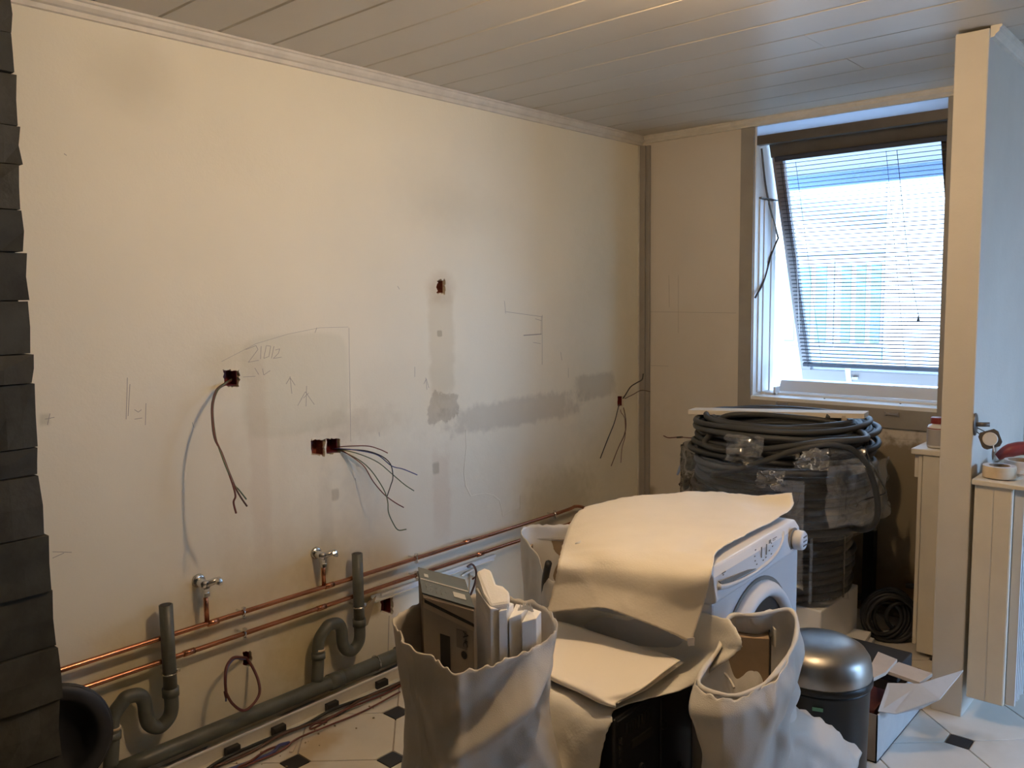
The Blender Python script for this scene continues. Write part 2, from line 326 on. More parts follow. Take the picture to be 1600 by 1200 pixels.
def bag(rings, seed, nu=110, nv=60, amp=.014, f=7, thick=.006, inner=.30, rag=0.0, amp2=.004, fn=None):
    """rings: list of closed control polygons (np arrays k x 3) from the bottom to the rim"""
    nr = len(rings); g = np.zeros((nv + 1, nu, 3))
    R = [[cr(r, k / nu) for k in range(nu)] for r in rings]
    for k in range(nu):
        c = [R[i][k] for i in range(nr)]; Pd = [2 * c[0] - c[1]] + c + [2 * c[-1] - c[-2]]
        for j in range(nv + 1):
            x = j / nv * (nr - 1); i = min(int(x), nr - 2); u = x - i; p0, p1, p2, p3 = Pd[i:i + 4]
            g[j, k] = .5 * (2 * p1 + (p2 - p0) * u + (2 * p0 - 5 * p1 + 4 * p2 - p3) * u * u + (3 * p1 - 3 * p2 + p3 - p0) * u ** 3)
    cen = g.mean(axis=1); out = g.copy(); inn = []
    for j in range(nv + 1):
        for k in range(nu):
            d = g[j, k] - cen[j]; d[2] = 0; l = np.linalg.norm(d) or 1; d = d / l
            q = g[j, k]; s_ = Vector((q[0] * f + seed, q[1] * f, q[2] * f * .55)); fade = 1.0
            w = (1 - 2.4 * abs(noise.noise(s_))) * amp + (1 - 2 * abs(noise.noise(s_ * 3.1))) * amp2 + noise.noise(s_ * .5) * amp
            if fn: w += fn(math.degrees(math.atan2(d[1], d[0])), q[2])
            out[j, k] = g[j, k] + d * w * fade
    if rag:
        for k in range(nu): out[nv, k, 2] += rag * noise.noise(Vector((k * .35, seed, 0))) * 2
    ni = int(nv * inner)
    rows = [out[j] for j in range(nv + 1)]
    for j in range(0, ni + 1):
        jj = nv - j; row = out[jj].copy(); c = row.mean(axis=0)
        for k in range(nu):
            d = row[k] - c; d[2] = 0; l = np.linalg.norm(d) or 1; row[k] = row[k] - d / l * thick * (1 if j else .5); row[k][2] += .002 if j == 0 else 0
        rows.append(row)
    n = len(rows); vs = np.array(rows).reshape(-1, 3)
    fs = [(i * nu + k, i * nu + (k + 1) % nu, (i + 1) * nu + (k + 1) % nu, (i + 1) * nu + k) for i in range(n - 1) for k in range(nu)]
    g_ = G(); g_.add(vs, fs); g_.f.append(tuple(range(nu))[::-1])
    return g_
def circ(cx, cy, z, rx, ry=None, n=8, a0=0, jit=0):
    ry = ry or rx; return np.array([[cx + rx * (1 + random.uniform(-jit, jit)) * math.cos(a0 + 2 * math.pi * k / n), cy + ry * (1 + random.uniform(-jit, jit)) * math.sin(a0 + 2 * math.pi * k / n), z] for k in range(n)])

# ================================================================ STRUCTURE
def wall_mesh(outer, holes, plane, depth):
    """flat wall with ragged holes cut through to a depth; plane(u, v, d) -> xyz"""
    vs = [Vector(p) for p in outer]; ed = [(i, (i + 1) % len(outer)) for i in range(len(outer))]
    for hpoly in holes:
        n = len(vs); vs += [Vector(p) for p in hpoly]; ed += [(n + i, n + (i + 1) % len(hpoly)) for i in range(len(hpoly))]
    r = delaunay_2d_cdt(vs, ed, [], 1, 1e-6); V2, F2 = r[0], r[2]
    def inside(p, poly):
        c = False; n = len(poly)
        for i in range(n):
            a, b = poly[i], poly[i - 1]
            if (a[1] > p[1]) != (b[1] > p[1]) and p[0] < (b[0] - a[0]) * (p[1] - a[1]) / (b[1] - a[1]) + a[0]: c = not c
        return c
    g = G(); fs = []
    for f in F2:
        c = sum((V2[i] for i in f), Vector((0, 0))) / len(f)
        if not any(inside(c, hpoly) for hpoly in holes): fs.append(tuple(f))
    g.add([plane(p[0], p[1], 0) for p in V2], fs)
    for hpoly in holes:
        n = len(hpoly); g.add([plane(p[0], p[1], 0) for p in hpoly] + [plane(p[0], p[1], depth) for p in hpoly], [(i, (i + 1) % n, n + (i + 1) % n, n + i) for i in range(n)])
        g.add([plane(p[0], p[1], depth) for p in hpoly], [tuple(range(n))])
    # back side
    g.add([plane(p[0], p[1], depth + .1) for p in outer], [tuple(range(len(outer)))]); n = len(outer)
    g.add([plane(p[0], p[1], 0) for p in outer] + [plane(p[0], p[1], depth + .1) for p in outer], [(i, (i + 1) % n, n + (i + 1) % n, n + i) for i in range(n)])
    return g
def ragged(px0, py0, px1, py1, seed, amt=.004, n=7):
    random.seed(seed); P_ = []
    c = [(px0, py0), (px1, py0), (px1, py1), (px0, py1)]
    for i in range(4):
        a, b = c[i], c[(i + 1) % 4]
        for k in range(n):
            t = k / n; y, z = LWp(a[0] + (b[0] - a[0]) * t, a[1] + (b[1] - a[1]) * t); P_.append((y + random.uniform(-amt, amt), z + random.uniform(-amt, amt)))
    return P_
holes = {'a': ragged(349, 578, 374, 604, 1), 'b': ragged(486, 687, 508, 712, 2), 'c': ragged(510, 685, 531, 709, 3), 'd': ragged(683, 437, 695, 459, 4, .006), 'e': ragged(965, 619, 975, 635, 5, .002), 'f': ragged(595, 934, 614, 959, 6), 'g': ragged(380, 1017, 393, 1041, 7)}
wl = struct(wall_mesh([(-1.6, 0), (BW, 0), (BW, H), (-1.6, H)], list(holes.values()), lambda u, v, d: (LW - d, u, v), .06).build('wall_left', M['wall_left']))
# red electrical back boxes inside the holes
for key, lab in (('a', 'dark red wall box in the chased hole holding the single hanging wire bundle'), ('b', 'brown-red wall box in the left hole of the side-by-side pair'), ('c', 'dark wall box in the right hole of the pair, wires fanning out'),
                 ('d', 'small red-brown wall box high on the left wall'), ('e', 'small dark wall box beside the corner strip'), ('f', 'dark red square wall box low behind the grey drain pipe'), ('g', 'dark red wall box low on the wall with a looped red cable')):
    hp = holes[key]; y0 = min(p[0] for p in hp) + .006; y1 = max(p[0] for p in hp) - .006; z0 = min(p[1] for p in hp) + .006; z1 = max(p[1] for p in hp) - .006
    r_ = root('wall_box', (LW - .055, (y0 + y1) / 2, z0), lab, 'electrical box')
    g = G(); t = .0025
    g.bb(LW - .058, LW - .054, y0, y1, z0, z1)
    for b in ((y0, y0 + t, z0, z1), (y1 - t, y1, z0, z1), (y0, y1, z0, z0 + t), (y0, y1, z1 - t, z1)): g.bb(LW - .056, LW - .012, *b)
    g.build('box_shell', M['brick'] if key in 'bd' else M['redbox'], r_)
    for q in (z0 + (z1 - z0) * .3, z0 + (z1 - z0) * .7): G().tube([(LW - .056, (y0 + y1) / 2, q), (LW - .040, (y0 + y1) / 2, q)], .004, 8).build('screw_post', M['redbox'], r_)

# window wall: solid pieces round the two openings
WX0, WX1, WZ0, WZ1 = -1.98, -1.08, .995, 2.387
TH = .25
g = G(); Y0, Y1 = BW, BW + TH
g.bb(LW - .2, WX0, Y0, Y1, 0, H); g.bb(WX1, 1.9, Y0, Y1, 0, H); g.bb(WX0, WX1, Y0, Y1, 0, WZ0); g.bb(WX0, WX1, Y0, Y1, WZ1, H);
wb = struct(g.build('wall_back', M['wall_back']))
g = G(); g.bb(1.9, 2.0, -1.6, 3.2, 0, H); g.bb(1.9, 2.0, 4.0, BW + TH, 0, H); g.bb(1.9, 2.0, 3.2, 4.0, 1.98, H); struct(g.build('wall_right', M['far']))
g = G(); g.bb(LW - .2, 2.0, -1.7, -1.6, 0, H); struct(g.build('wall_rear', M['far']))
# partition
g = G(); g.bb(-.845, -.74, 3.25, BW - .002, 0, H - .012)
wm_ = struct(g.build('wall_partition', M['post'], bevel=.004))
# floor
g = G(); g.bb(LW - .2, 2.0, -1.7, BW + TH, -.06, -.006); fl = struct(g.build('floor', M['grout']))
dx, dy, ax, ay, c, gp = .234, .2225, -.701, 3.066, .0365, .0016
tile_me = None; ins_me = None
def inst(o, name, loc, parent):
    q = bpy.data.objects.new(name, o.data); COL.objects.link(q); q.location = loc; q.parent = parent
    for md in o.modifiers:
        if md.type == 'BEVEL': nm = q.modifiers.new('bevel', 'BEVEL'); nm.width = md.width; nm.segments = md.segments
    return q
oct_ = [(dx - c - gp, c - gp * 0), (c + gp * 0, dy - c - gp), (-c, dy - c - gp), (-dx + c + gp, c), (-dx + c + gp, -c), (-c, -dy + c + gp), (c, -dy + c + gp), (dx - c - gp, -c)]
oct_ = [(x * .992, y * .992) for x, y in oct_]
tb = ib = None
for m_ in range(-9, 9):
    for n_ in range(-13, 5):
        x = ax + m_ * dx; y = ay + n_ * dy
        if x < LW - .02 or x > 1.0 or y < .35 or y > BW + .02: continue
        zz = random.uniform(-.0004, .0004)
        if (m_ + n_) % 2:
            if tb is None: tb = G().prism([(a, b, -.006) for a, b in oct_], (0, 0, .007)).build('tile', M['tile'], fl, bevel=.0012, local=True); tb.location = (x, y, zz)
            else: inst(tb, 'tile', (x, y, zz), fl)
        else:
            s = c - gp
            if ib is None: ib = G().box((0, 0, -.0028), (2 * s, 2 * s, .0068)).build('tile_inset', M['tiledark'], fl, bevel=.001, local=True); ib.location = (x, y, zz)
            else: inst(ib, 'tile_inset', (x, y, zz), fl)
# ceiling of boards
ce = struct(G().bb(LW - .2, 2.0, -1.7, BW + TH, H + .012, H + .09).build('ceiling', M['dark_gap']))
for k in range(-15, 14):
    y0 = 1.32 + .2 * k; y1 = min(y0 + .2, BW + .004)
    if y0 > BW: continue
    y0 = max(y0, -1.6)
    segs = [(LW, 1.9)]
    if k in (8, 10): segs = [(LW, -1.24), (-1.239, 1.9)]
    for a, b in segs:
        e = .006; dz = random.uniform(-.0006, .0006)
        prof = [(y0 + .001, H + .011), (y0 + .001, H + .002), (y0 + e, H - .003 + dz), (y1 - e, H - .003 + dz), (y1 - .0012, H + .003), (y1 - .0012, H + .011)]
        G().prism([(a + .0006, p[0], p[1]) for p in prof], (b - a - .0012, 0, 0)).build('ceiling_board', M['ceiling'], ce)
# cornices
def strip_profile(prof, axis, a, b, sgn=1):
    if axis == 'y': return G().prism([(LW + p[0], a, H + p[1]) for p in prof], (0, b - a, 0))
    return G().prism([(a, BW - p[0], H + p[1]) for p in prof], (b - a, 0, 0))
prof = [(0, -.003), (.034, -.003), (.034, -.010), (.028, -.013), (.026, -.022), (.018, -.032), (.010, -.036), (.009, -.050), (0, -.052)]
struct(strip_profile(prof, 'y', -1.6, BW - .001).build('trim_1', M['trim'], smooth=False))
prof2 = [(0, -.003), (.034, -.003), (.034, -.010), (.028, -.014), (.026, -.024), (.014, -.034), (.012, -.040), (0, -.042)]
struct(strip_profile(prof2, 'x', LW + .035, -.847).build('trim_2', M['trim']))
struct(G().prism([(-.74 + p[0], 3.26, H + p[1]) for p in prof2], (0, BW - 3.27, 0)).build('trim_3', M['trim']))
# corner strip
cs = root('corner_trunking', (LW + .03, BW - .01, 0), 'tall grey-brown trunking strip running up the corner beside the window wall', 'trunking')
G().bb(LW + .006, LW + .040, BW - .026, BW - .001, .0, H - .055).build('channel', M['greytrim'], cs, bevel=.002)
G().bb(LW + .040, LW + .064, BW - .016, BW - .001, .0, H - .055).build('cover', M['greytrim'], cs, bevel=.002)
G().bb(LW + .0005, LW + .006, BW - .034, BW - .001, .0, H - .055).build('edge_bead', M['trim'], cs)

# ================================================================ WINDOW 1 (over the coils)
w1 = bpy.data.objects.new('window_1', None); COL.objects.link(w1); w1.location = ((WX0 + WX1) / 2, BW, WZ0); w1['kind'] = 'structure'; ORG['window_1'] = Vector(w1.location)
fw = .072
for b in ((WX0 - fw, WX0, WZ0 - .075, H - .043), (WX1, WX1 + .05, WZ0 - .075, H - .043), (WX0, WX1, WZ0 - .09, WZ0)): G().bb(b[0], b[1], BW - .014, BW - .0005, b[2], b[3]).build('casing', M['greytrim'], w1, bevel=.0015)
# little metal brackets on the lower casing
for px, py in ((1221, 631), (1393, 647)):
    p = PY(px, py, BW - .02); G().box((p[0], BW - .019, p[2]), (.060, .010, .010)).box((p[0] - .028, BW - .02, p[2]), (.008, .014, .018)).box((p[0] + .028, BW - .02, p[2]), (.008, .014, .018)).build('latch', M['greyalu'], w1, bevel=.001)
# reveal lining
G().bb(WX0, WX1, BW + .02, BW + .25, WZ1 - .006, WZ1).build('head_lining', M['white'], w1)
G().bb(WX0, WX0 + .005, BW + .001, BW + .25, WZ0, WZ1 - .006).build('jamb_lining', M['white'], w1)
G().bb(WX1 - .005, WX1, BW + .001, BW + .25, WZ0, WZ1 - .006).build('jamb_lining', M['greytrim'], w1)
# sill: front lip, flat sill, raised rail of the frame
G().bb(WX0, WX1, BW - .012, BW + .10, WZ0 - .012, WZ0 + .018).build('sill', M['white'], w1, bevel=.003)
G().bb(WX0, WX1, BW + .10, BW + .19, WZ0 - .002, WZ0 + .028).build('sill', M['white'], w1, bevel=.002)
G().prism([(WX0 + .07, BW + .17, WZ0 + .03), (WX0 + .07, BW + .20, WZ0 + .086), (WX0 + .07, BW + .24, WZ0 + .086), (WX0 + .07, BW + .24, WZ0 + .03)], (WX1 - WX0 - .07, 0, 0)).build('bottom_rail', M['alu'], w1, bevel=.002)
for x in (-1.62, -1.26): G().lathe([(0, 0), (.004, 0), (.004, .003), (0, .003)], 10, (x, BW + .06, WZ0 + .018)).build('screw', M['ink'], w1)
G().box((WX0 + .09, BW + .10, WZ0 + .035), (.012, .05, .05)).box((WX0 + .07, BW + .085, WZ0 + .024), (.06, .02, .012)).build('hinge_bracket', M['alu'], w1, bevel=.001)
# outer jamb guide with grooves on the left reveal
for k in range(4): G().bb(WX0 + .005, WX0 + .012 + .004 * (k % 2), BW + .045 + k * .045, BW + .082 + k * .045, WZ0 + .03, 2.02).build('guide_rail', M['alu'], w1, bevel=.001)
G().bb(WX0 + .005, WX0 + .02, BW + .04, BW + .24, 2.025, 2.032).build('guide_cap', M['darkalu'], w1)
# fixed head
G().bb(WX0 + .001, WX1 - .001, BW + .010, BW + .05, 2.288, 2.334).build('frame_head', M['darkalu'], w1, bevel=.002)
G().bb(WX0 + .001, WX1 - .001, BW + .012, BW + .016, 2.334, WZ1 - .001).build('transom_panel', M['frosted'], w1)
# sash, hung at the top and pushed outwards
sa = root('window_sash', (-1.525, 4.235, 2.30), 'dark framed awning sash pushed open at the bottom over the window sill', 'window')
ST = Vector((0, 4.225, 2.312)); SB = Vector((0, 4.70, 1.058)); SD = (SB - ST); SL = SD.length; SD.normalize(); SNn = Vector((0, SD.z, -SD.y)); SNn = SNn if SNn.y < 0 else -SNn
SX0, SX1 = WX0 + .028, WX1 - .012
def sp(x, s, o): return Vector((x, 0, 0)) + ST + SD * s + SNn * o   # s down the sash, o towards the room
def sbox(x0, x1, s0, s1, o0, o1):
    g = G(); v = [sp(x, s, o) for x in (x0, x1) for s in (s0, s1) for o in (o0, o1)]
    return g.add(v, [(0, 1, 3, 2), (4, 6, 7, 5), (0, 4, 5, 1), (2, 3, 7, 6), (0, 2, 6, 4), (1, 5, 7, 3)])
sbox(SX0, SX1, 0, .072, -.02, .03).build('top_rail', M['darkalu'], sa, bevel=.002)
sbox(SX0, SX1, SL - .065, SL, -.02, .02).build('bottom_rail', M['greyalu'], sa, bevel=.002)
sbox(SX0, SX0 + .055, .075, SL - .065, -.02, .02).build('stile', M['greyalu'], sa, bevel=.002)
sbox(SX1 - .055, SX1, .075, SL - .065, -.02, .02).build('stile', M['darkalu'], sa, bevel=.002)
sbox(SX0 + .055, SX1 - .055, .075, SL - .065, -.003, .003).build('pane', M['glass'], sa)
for x in (-1.70, -1.22): sbox(x, x + .028, SL - .105, SL + .01, .021, .03).box(tuple(sp(x + .05, SL - .03, .03)), (.03, .02, .014)).build('catch', M['alu'], sa, bevel=.001)
# stays
for pts in ([(1190, 232), (1198, 300), (1216, 372)], [(1216, 372), (1205, 398), (1193, 440), (1180, 465)]):
    G().tube([PX(a, b, SX0 - .012) for a, b in pts], .0055, 6).build('stay_arm', M['darkalu'], sa)
# venetian blind: 56 single slats
bl = root('venetian_blind', tuple(sp(-1.52, .08, .05)), 'grey horizontal slatted blind fixed to the inside of the open sash', 'blind')
BX0, BX1 = SX0 + .03, SX1 - .012
sbox(BX0, BX1, .066, .088, .033, .058).build('head_rail', M['slat'], bl, bevel=.001)
NS = 52; s0, s1 = .106, SL - .135
proto = None
for k in range(NS):
    s = s0 + (s1 - s0) * k / (NS - 1); cpt = sp((BX0 + BX1) / 2, s, .045)
    if proto is None:
        g = G(); hw = .0125; w = (BX1 - BX0) / 2; pr = [(-hw, -.0016), (-hw * .4, .0006), (hw * .4, .0006), (hw, -.0016)]
        vs = [(sx * w, y, z + t) for sx in (-1, 1) for t in (0, .0006) for (y, z) in pr]
        fs = [(i, i + 1, 8 + i + 1, 8 + i) for i in range(3)] + [(4 + i, 12 + i, 12 + i + 1, 4 + i + 1) for i in range(3)] + [(0, 8, 12, 4), (3, 7, 15, 11), (0, 4, 5, 1), (1, 5, 6, 2), (2, 6, 7, 3), (8, 9, 13, 12), (9, 10, 14, 13), (10, 11, 15, 14)]
        g.add(vs, fs); proto = g.build('slat', M['slat'], bl, local=True); q = proto
    else: q = bpy.data.objects.new('slat', proto.data); COL.objects.link(q); q.parent = bl
    q.location = cpt - ORG[bl.name]; q.rotation_euler = (math.radians(8 + random.uniform(-1.5, 1.5)), random.uniform(-.0015, .0015), 0)
sbox(BX0, BX1, SL - .118, SL - .100, .034, .056).build('bottom_bar', M['slat'], bl, bevel=.001)
for x in (BX0 + .03, BX0 + .11, BX1 - .27): G().tube([sp(x, .1, .060), sp(x, SL - .1, .060)], .0012, 5, spline=False).build('ladder_cord', M['slat'], bl)
G().tube([sp(BX0 + .055, .1, .07), sp(BX0 + .062, .55, .09) , sp(BX0 + .05, 1.0, .15)], .0022, 6).build('tilt_wand', M['alu'], bl)
G().tube([sp(BX1 - .22, .1, .066), sp(BX1 - .21, .55, .075), sp(BX1 - .20, .72, .08), sp(BX1 - .18, .92, .08)], .0016, 5).lathe([(.002, 0), (.008, -.03), (.0, -.032)], 8, tuple(sp(BX1 - .18, .92, .08))).build('pull_cord', M['ink'], bl)
# eave outside
g = G().prism([(-3.2, BW + TH, 2.44), (-3.2, 5.38, 2.29), (-3.2, 5.38, 2.40), (-3.2, BW + TH, 2.56)], (5.1, 0, 0)); struct(g.build('trim_4', M['soffit']))
g = G().bb(-3.2, 1.9, 5.38, 5.44, 2.206, 2.41); struct(g.build('trim_5', M['fascia']))
# ================================================================ WINDOW 2 (daylight, out of frame right)
w2 = bpy.data.objects.new('window_2', None); COL.objects.link(w2); w2.location = (1.95, 3.2, 0); w2['kind'] = 'structure'; ORG['window_2'] = Vector(w2.location)
for b in ((3.2, 3.26), (3.94, 4.0)): G().bb(1.93, 1.98, b[0], b[1], 0, 1.98).build('frame', M['white'], w2)
for b in ((1.92, 1.98), (.0, .06)): G().bb(1.93, 1.98, 3.26, 3.94, b[0], b[1]).build('frame', M['white'], w2)
for b in ((3.26, 3.94),): G().bb(1.953, 1.957, b[0], b[1], .06, 1.92).build('pane', M['glass'], w2)

# ================================================================ OUTSIDE
gy = G().bb(-30, 20, BW + TH + .1, 40, -3.2, -3.0); struct(gy.build('ground', mat('pale_ground', (.55, .55, .52), .9, var=.1, vscale=.5)))
hb = root('building', (-6, 13.2, -3.0), 'sunlit white building seen through the window beyond the blind', 'building')
G().bb(-13, -3.95, 13.0, 20, -3, 3.6).build('wall', M['facade'], hb)
G().bb(-3.95, -1.7, 12.2, 16, -3, 5.5).build('wall', M['facade'], hb)
G().prism([(-9.5, 12.9, 3.75), (-3.95, 12.9, 2.75), (-3.95, 12.9, 2.6), (-9.5, 12.9, 3.6)], (0, -.12, 0)).build('roof_edge', M['roofm'], hb)
G().bb(-13, -4.0, 12.92, 13.0, 2.15, 2.22).build('ledge', M['facade2'], hb)
for i, (a, b) in enumerate(((-5.75, -5.0), (-4.85, -4.2), (-7.2, -6.0), (-8.8, -7.6))):
    f_ = G().bb(a - .06, b + .06, 12.94, 12.99, .75, 2.05).build('window', M['facade2'], hb)
    n = 3
    for k in range(n):
        w = (b - a) / n; G().bb(a + k * w + .04, a + (k + 1) * w - .04, 12.91, 12.94, .82, 1.98).build('pane', M['cyan'], f_)
G().prism([(-7.0, 12.3, .30), (-4.0, 12.3, .60), (-4.0, 12.3, .78), (-7.0, 12.3, .50)], (0, .3, 0)).build('canopy', M['roofm'], hb)
for b in ((-2.6, -1.9, .9, 2.2),): 
    f_ = G().bb(b[0] - .05, b[1] + .05, 12.14, 12.19, b[2] - .05, b[3] + .05).build('window', M['facade2'], hb); G().bb(b[0], b[1], 12.11, 12.14, b[2], b[3]).build('pane', M['cyan'], f_)

# ================================================================ LAMPS (out of frame)
lr = root('pendant_lamp', (LAMP[0], LAMP[1], H), 'bare warm bulb hanging from the ceiling boards, outside the picture', 'lamp')
G().tube([(LAMP[0], LAMP[1], H - .004), (LAMP[0], LAMP[1], LAMP[2] + .09)], .003, 6, spline=False).build('cord', M['ink'], lr)
G().lathe([(.018, .045), (.018, .09), (.006, .1)], 16, LAMP).build('socket', M['blackplastic'], lr)
G().lathe([(0, -.029), (.011, -.027), (.021, -.019), (.027, -.007), (.028, .003), (.024, .014), (.016, .026), (.012, .044)], 20, LAMP).build('bulb', M['bulb'], lr, smooth=True)

# ================================================================ SLATE PILLAR on the left
pl = root('stone_pillar', (-2.3, .3, 0), 'dark slate-clad pillar at the left edge of the picture', 'pillar')
G().bb(-2.42, -2.235, -.9, .735, 0, H - .014).build('core', M['slate'][1], pl)
XP = -2.2; edges = [0.0]
for py in (1105, 1020, 929, 839, 743, 700, 599, 553, 470, 395, 330, 260, 200, 120, 60, 0): edges.append(float(PX(60, py, XP)[2]))
edges = sorted(edges); edges = [0, .14, .27, .40] + [e for e in edges if e > .45] + [2.32, H - .014]
for i in range(len(edges) - 1):
    z0, z1 = edges[i], edges[i + 1]
    if z1 - z0 < .012: continue
    y = .752 + random.uniform(-.008, .008); first = True
    while y > -.9:
        L_ = random.uniform(.22, .42); y0 = max(y - L_, -.9); xo = XP + random.uniform(-.007, .007)
        v = [(xx, yy, zz) for xx in (-2.236, xo) for yy in (y0 + .002, y - .001) for zz in (z0 + .002, z1 - .001)]
        g = G(); n = 6
        vs = []; fs = []
        for a in range(n + 1):
            for b in range(3):
                yy = y0 + .002 + (y - y0 - .003) * a / n; zz = z0 + .002 + (z1 - z0 - .003) * b / 2
                vs.append((xo + random.uniform(-.004, .003) - (.005 if b in (0, 2) or a in (0, n) else 0), yy + (random.uniform(-.006, .003) if a in (0, n) else 0), zz))
        for a in range(n):
            for b in range(2): fs.append((a * 3 + b, (a + 1) * 3 + b, (a + 1) * 3 + b + 1, a * 3 + b + 1))
        nb = len(vs); vs += [(-2.236 if first is False else -2.425, p[1], p[2]) for p in vs]
        per = [a * 3 for a in range(n + 1)] + [n * 3 + 1, n * 3 + 2] + [a * 3 + 2 for a in range(n - 1, -1, -1)] + [1]
        for k in range(len(per)): p, q = per[k], per[(k + 1) % len(per)]; fs.append((p, q, q + nb, p + nb))
        g.add(vs, fs); g.build('stone', random.choice(M['slate']), pl)
        y = y0 - .001; first = False
# black drum beside the pillar
tc_ = Vector((-2.545, .84, .30)); axv = Vector((.96, -.20, .14)).normalized(); Rm = rot_to(axv)
dr = root('rubber_tub', (-2.5, .84, 0), 'round black rubber tub standing on its side behind the slate pillar', 'tub')
G().lathe([(.0, -.010), (.130, -.010), (.142, .0), (.152, .05), (.152, .062), (.146, .070), (.120, .070), (.106, .062), (.098, .02), (.0, .018)], 48, tuple(tc_), Rm, cap=False).build('tub_shell', M['rub'], dr, smooth=True)
G().tube([tc_ + Rm @ Vector((.150 * math.cos(a), .150 * math.sin(a), .058)) for a in np.linspace(0, 2 * math.pi, 25)[:-1]], .006, 8, closed=True, sub=2).build('rim', M['rub'], dr, smooth=True)

# ================================================================ PIPES on the left wall
def LP(px, py, d): return PX(px, py, LW + d)
for nm, z, yend, lab in (('upper', .45, 3.30, 'upper copper pipe clipped along the foot of the left wall'), ('lower', .374, 3.30, 'lower copper pipe clipped along the foot of the left wall')):
    x = LW + .045
    if nm == 'upper': pts = [(x, .66, z), (x, 1.5, z + .002), (x, 2.4, z - .002), (x, 3.28, z), (x, 3.42, z + .005), (x, 3.52, z - .03), (x, 3.62, z - .09), (x, 3.72, z - .12)]
    else: pts = [(x, .66, z), (x, 1.5, z), (x, 2.4, z + .002), (x, 3.28, z), (x, 3.42, z), (x, 3.50, z - .02), (x, 3.60, z - .06), (x, 3.66, z - .10)]
    pr_ = root('copper_pipe', (x, 2.0, z), lab, 'pipe')
    G().tube(pts, .0085, 12).build('pipe_run', M['copper'], pr_, smooth=True)
    for yy in (1.505, 2.31, 3.24):
        G().tube([(x + .0105 * math.cos(a), yy, z + .0105 * math.sin(a)) for a in np.linspace(0, 2 * math.pi, 11)[:-1]], .0035, 6, closed=True, sub=2).tube([(LW + .001, yy, z), (x - .009, yy, z)], .004, 6, spline=False).box((x + .004, yy, z + .016), (.012, .01, .010)).box((x + .004, yy, z - .016), (.012, .01, .008)).build('pipe_clip', M['chrome'], pr_, smooth=False)
    for yy in ((1.39, 1.87, 2.62) if nm == 'upper' else (1.30, 1.83, 2.7)): G().tube([(x, yy - .02, z), (x, yy + .02, z)], .0105, 12, spline=False).build('solder_sleeve', M['copper'], pr_, smooth=True)
for (px, py, lab) in ((323, 918, 'left chrome shut-off valve on a copper riser above the pipes'), (507, 873, 'right chrome shut-off valve on a copper riser beside the tall grey waste pipe')):
    b = LP(px, py, .055); y, z = b[1], b[2]; x = LW + .045
    vr = root('shut_off_valve', (x, y, .46), lab, 'valve')
    G().tube([(x, y, .458), (x, y, z - .02)], .0085, 10, spline=False).build('riser', M['copper'], vr, smooth=True)
    G().lathe([(.012, -.03), (.014, -.028), (.014, -.016), (.012, -.014), (.015, 0), (.012, .014)], 8, (x, y, z - .004)).build('nut', M['chrome'], vr)
    G().tube([(LW + .001, y - .005, z + .012), (x + .012, y, z + .008)], .015, 14, spline=False).lathe([(.0, -.001), (.024, -.001), (.022, .006), (.015, .009)], 16, (LW + .002, y, z + .012), rot_to((1, 0, 0))).build('valve_body', M['chrome'], vr, smooth=True)
    G().tube([(x + .004, y + .0, z + .008), (x + .006, y + .035, z + .014), (x + .008, y + .052, z + .014)], [.012, .011, .009], 10, spline=False).build('spout', M['chrome'], vr, smooth=True)
    G().lathe([(.004, 0), (.014, .002), (.016, .008), (.008, .014), (0, .015)], 10, (x + .03, y + .03, z + .016), rot_to((.8, .3, .4))).build('tap_handle', M['chrome'], vr, smooth=False)
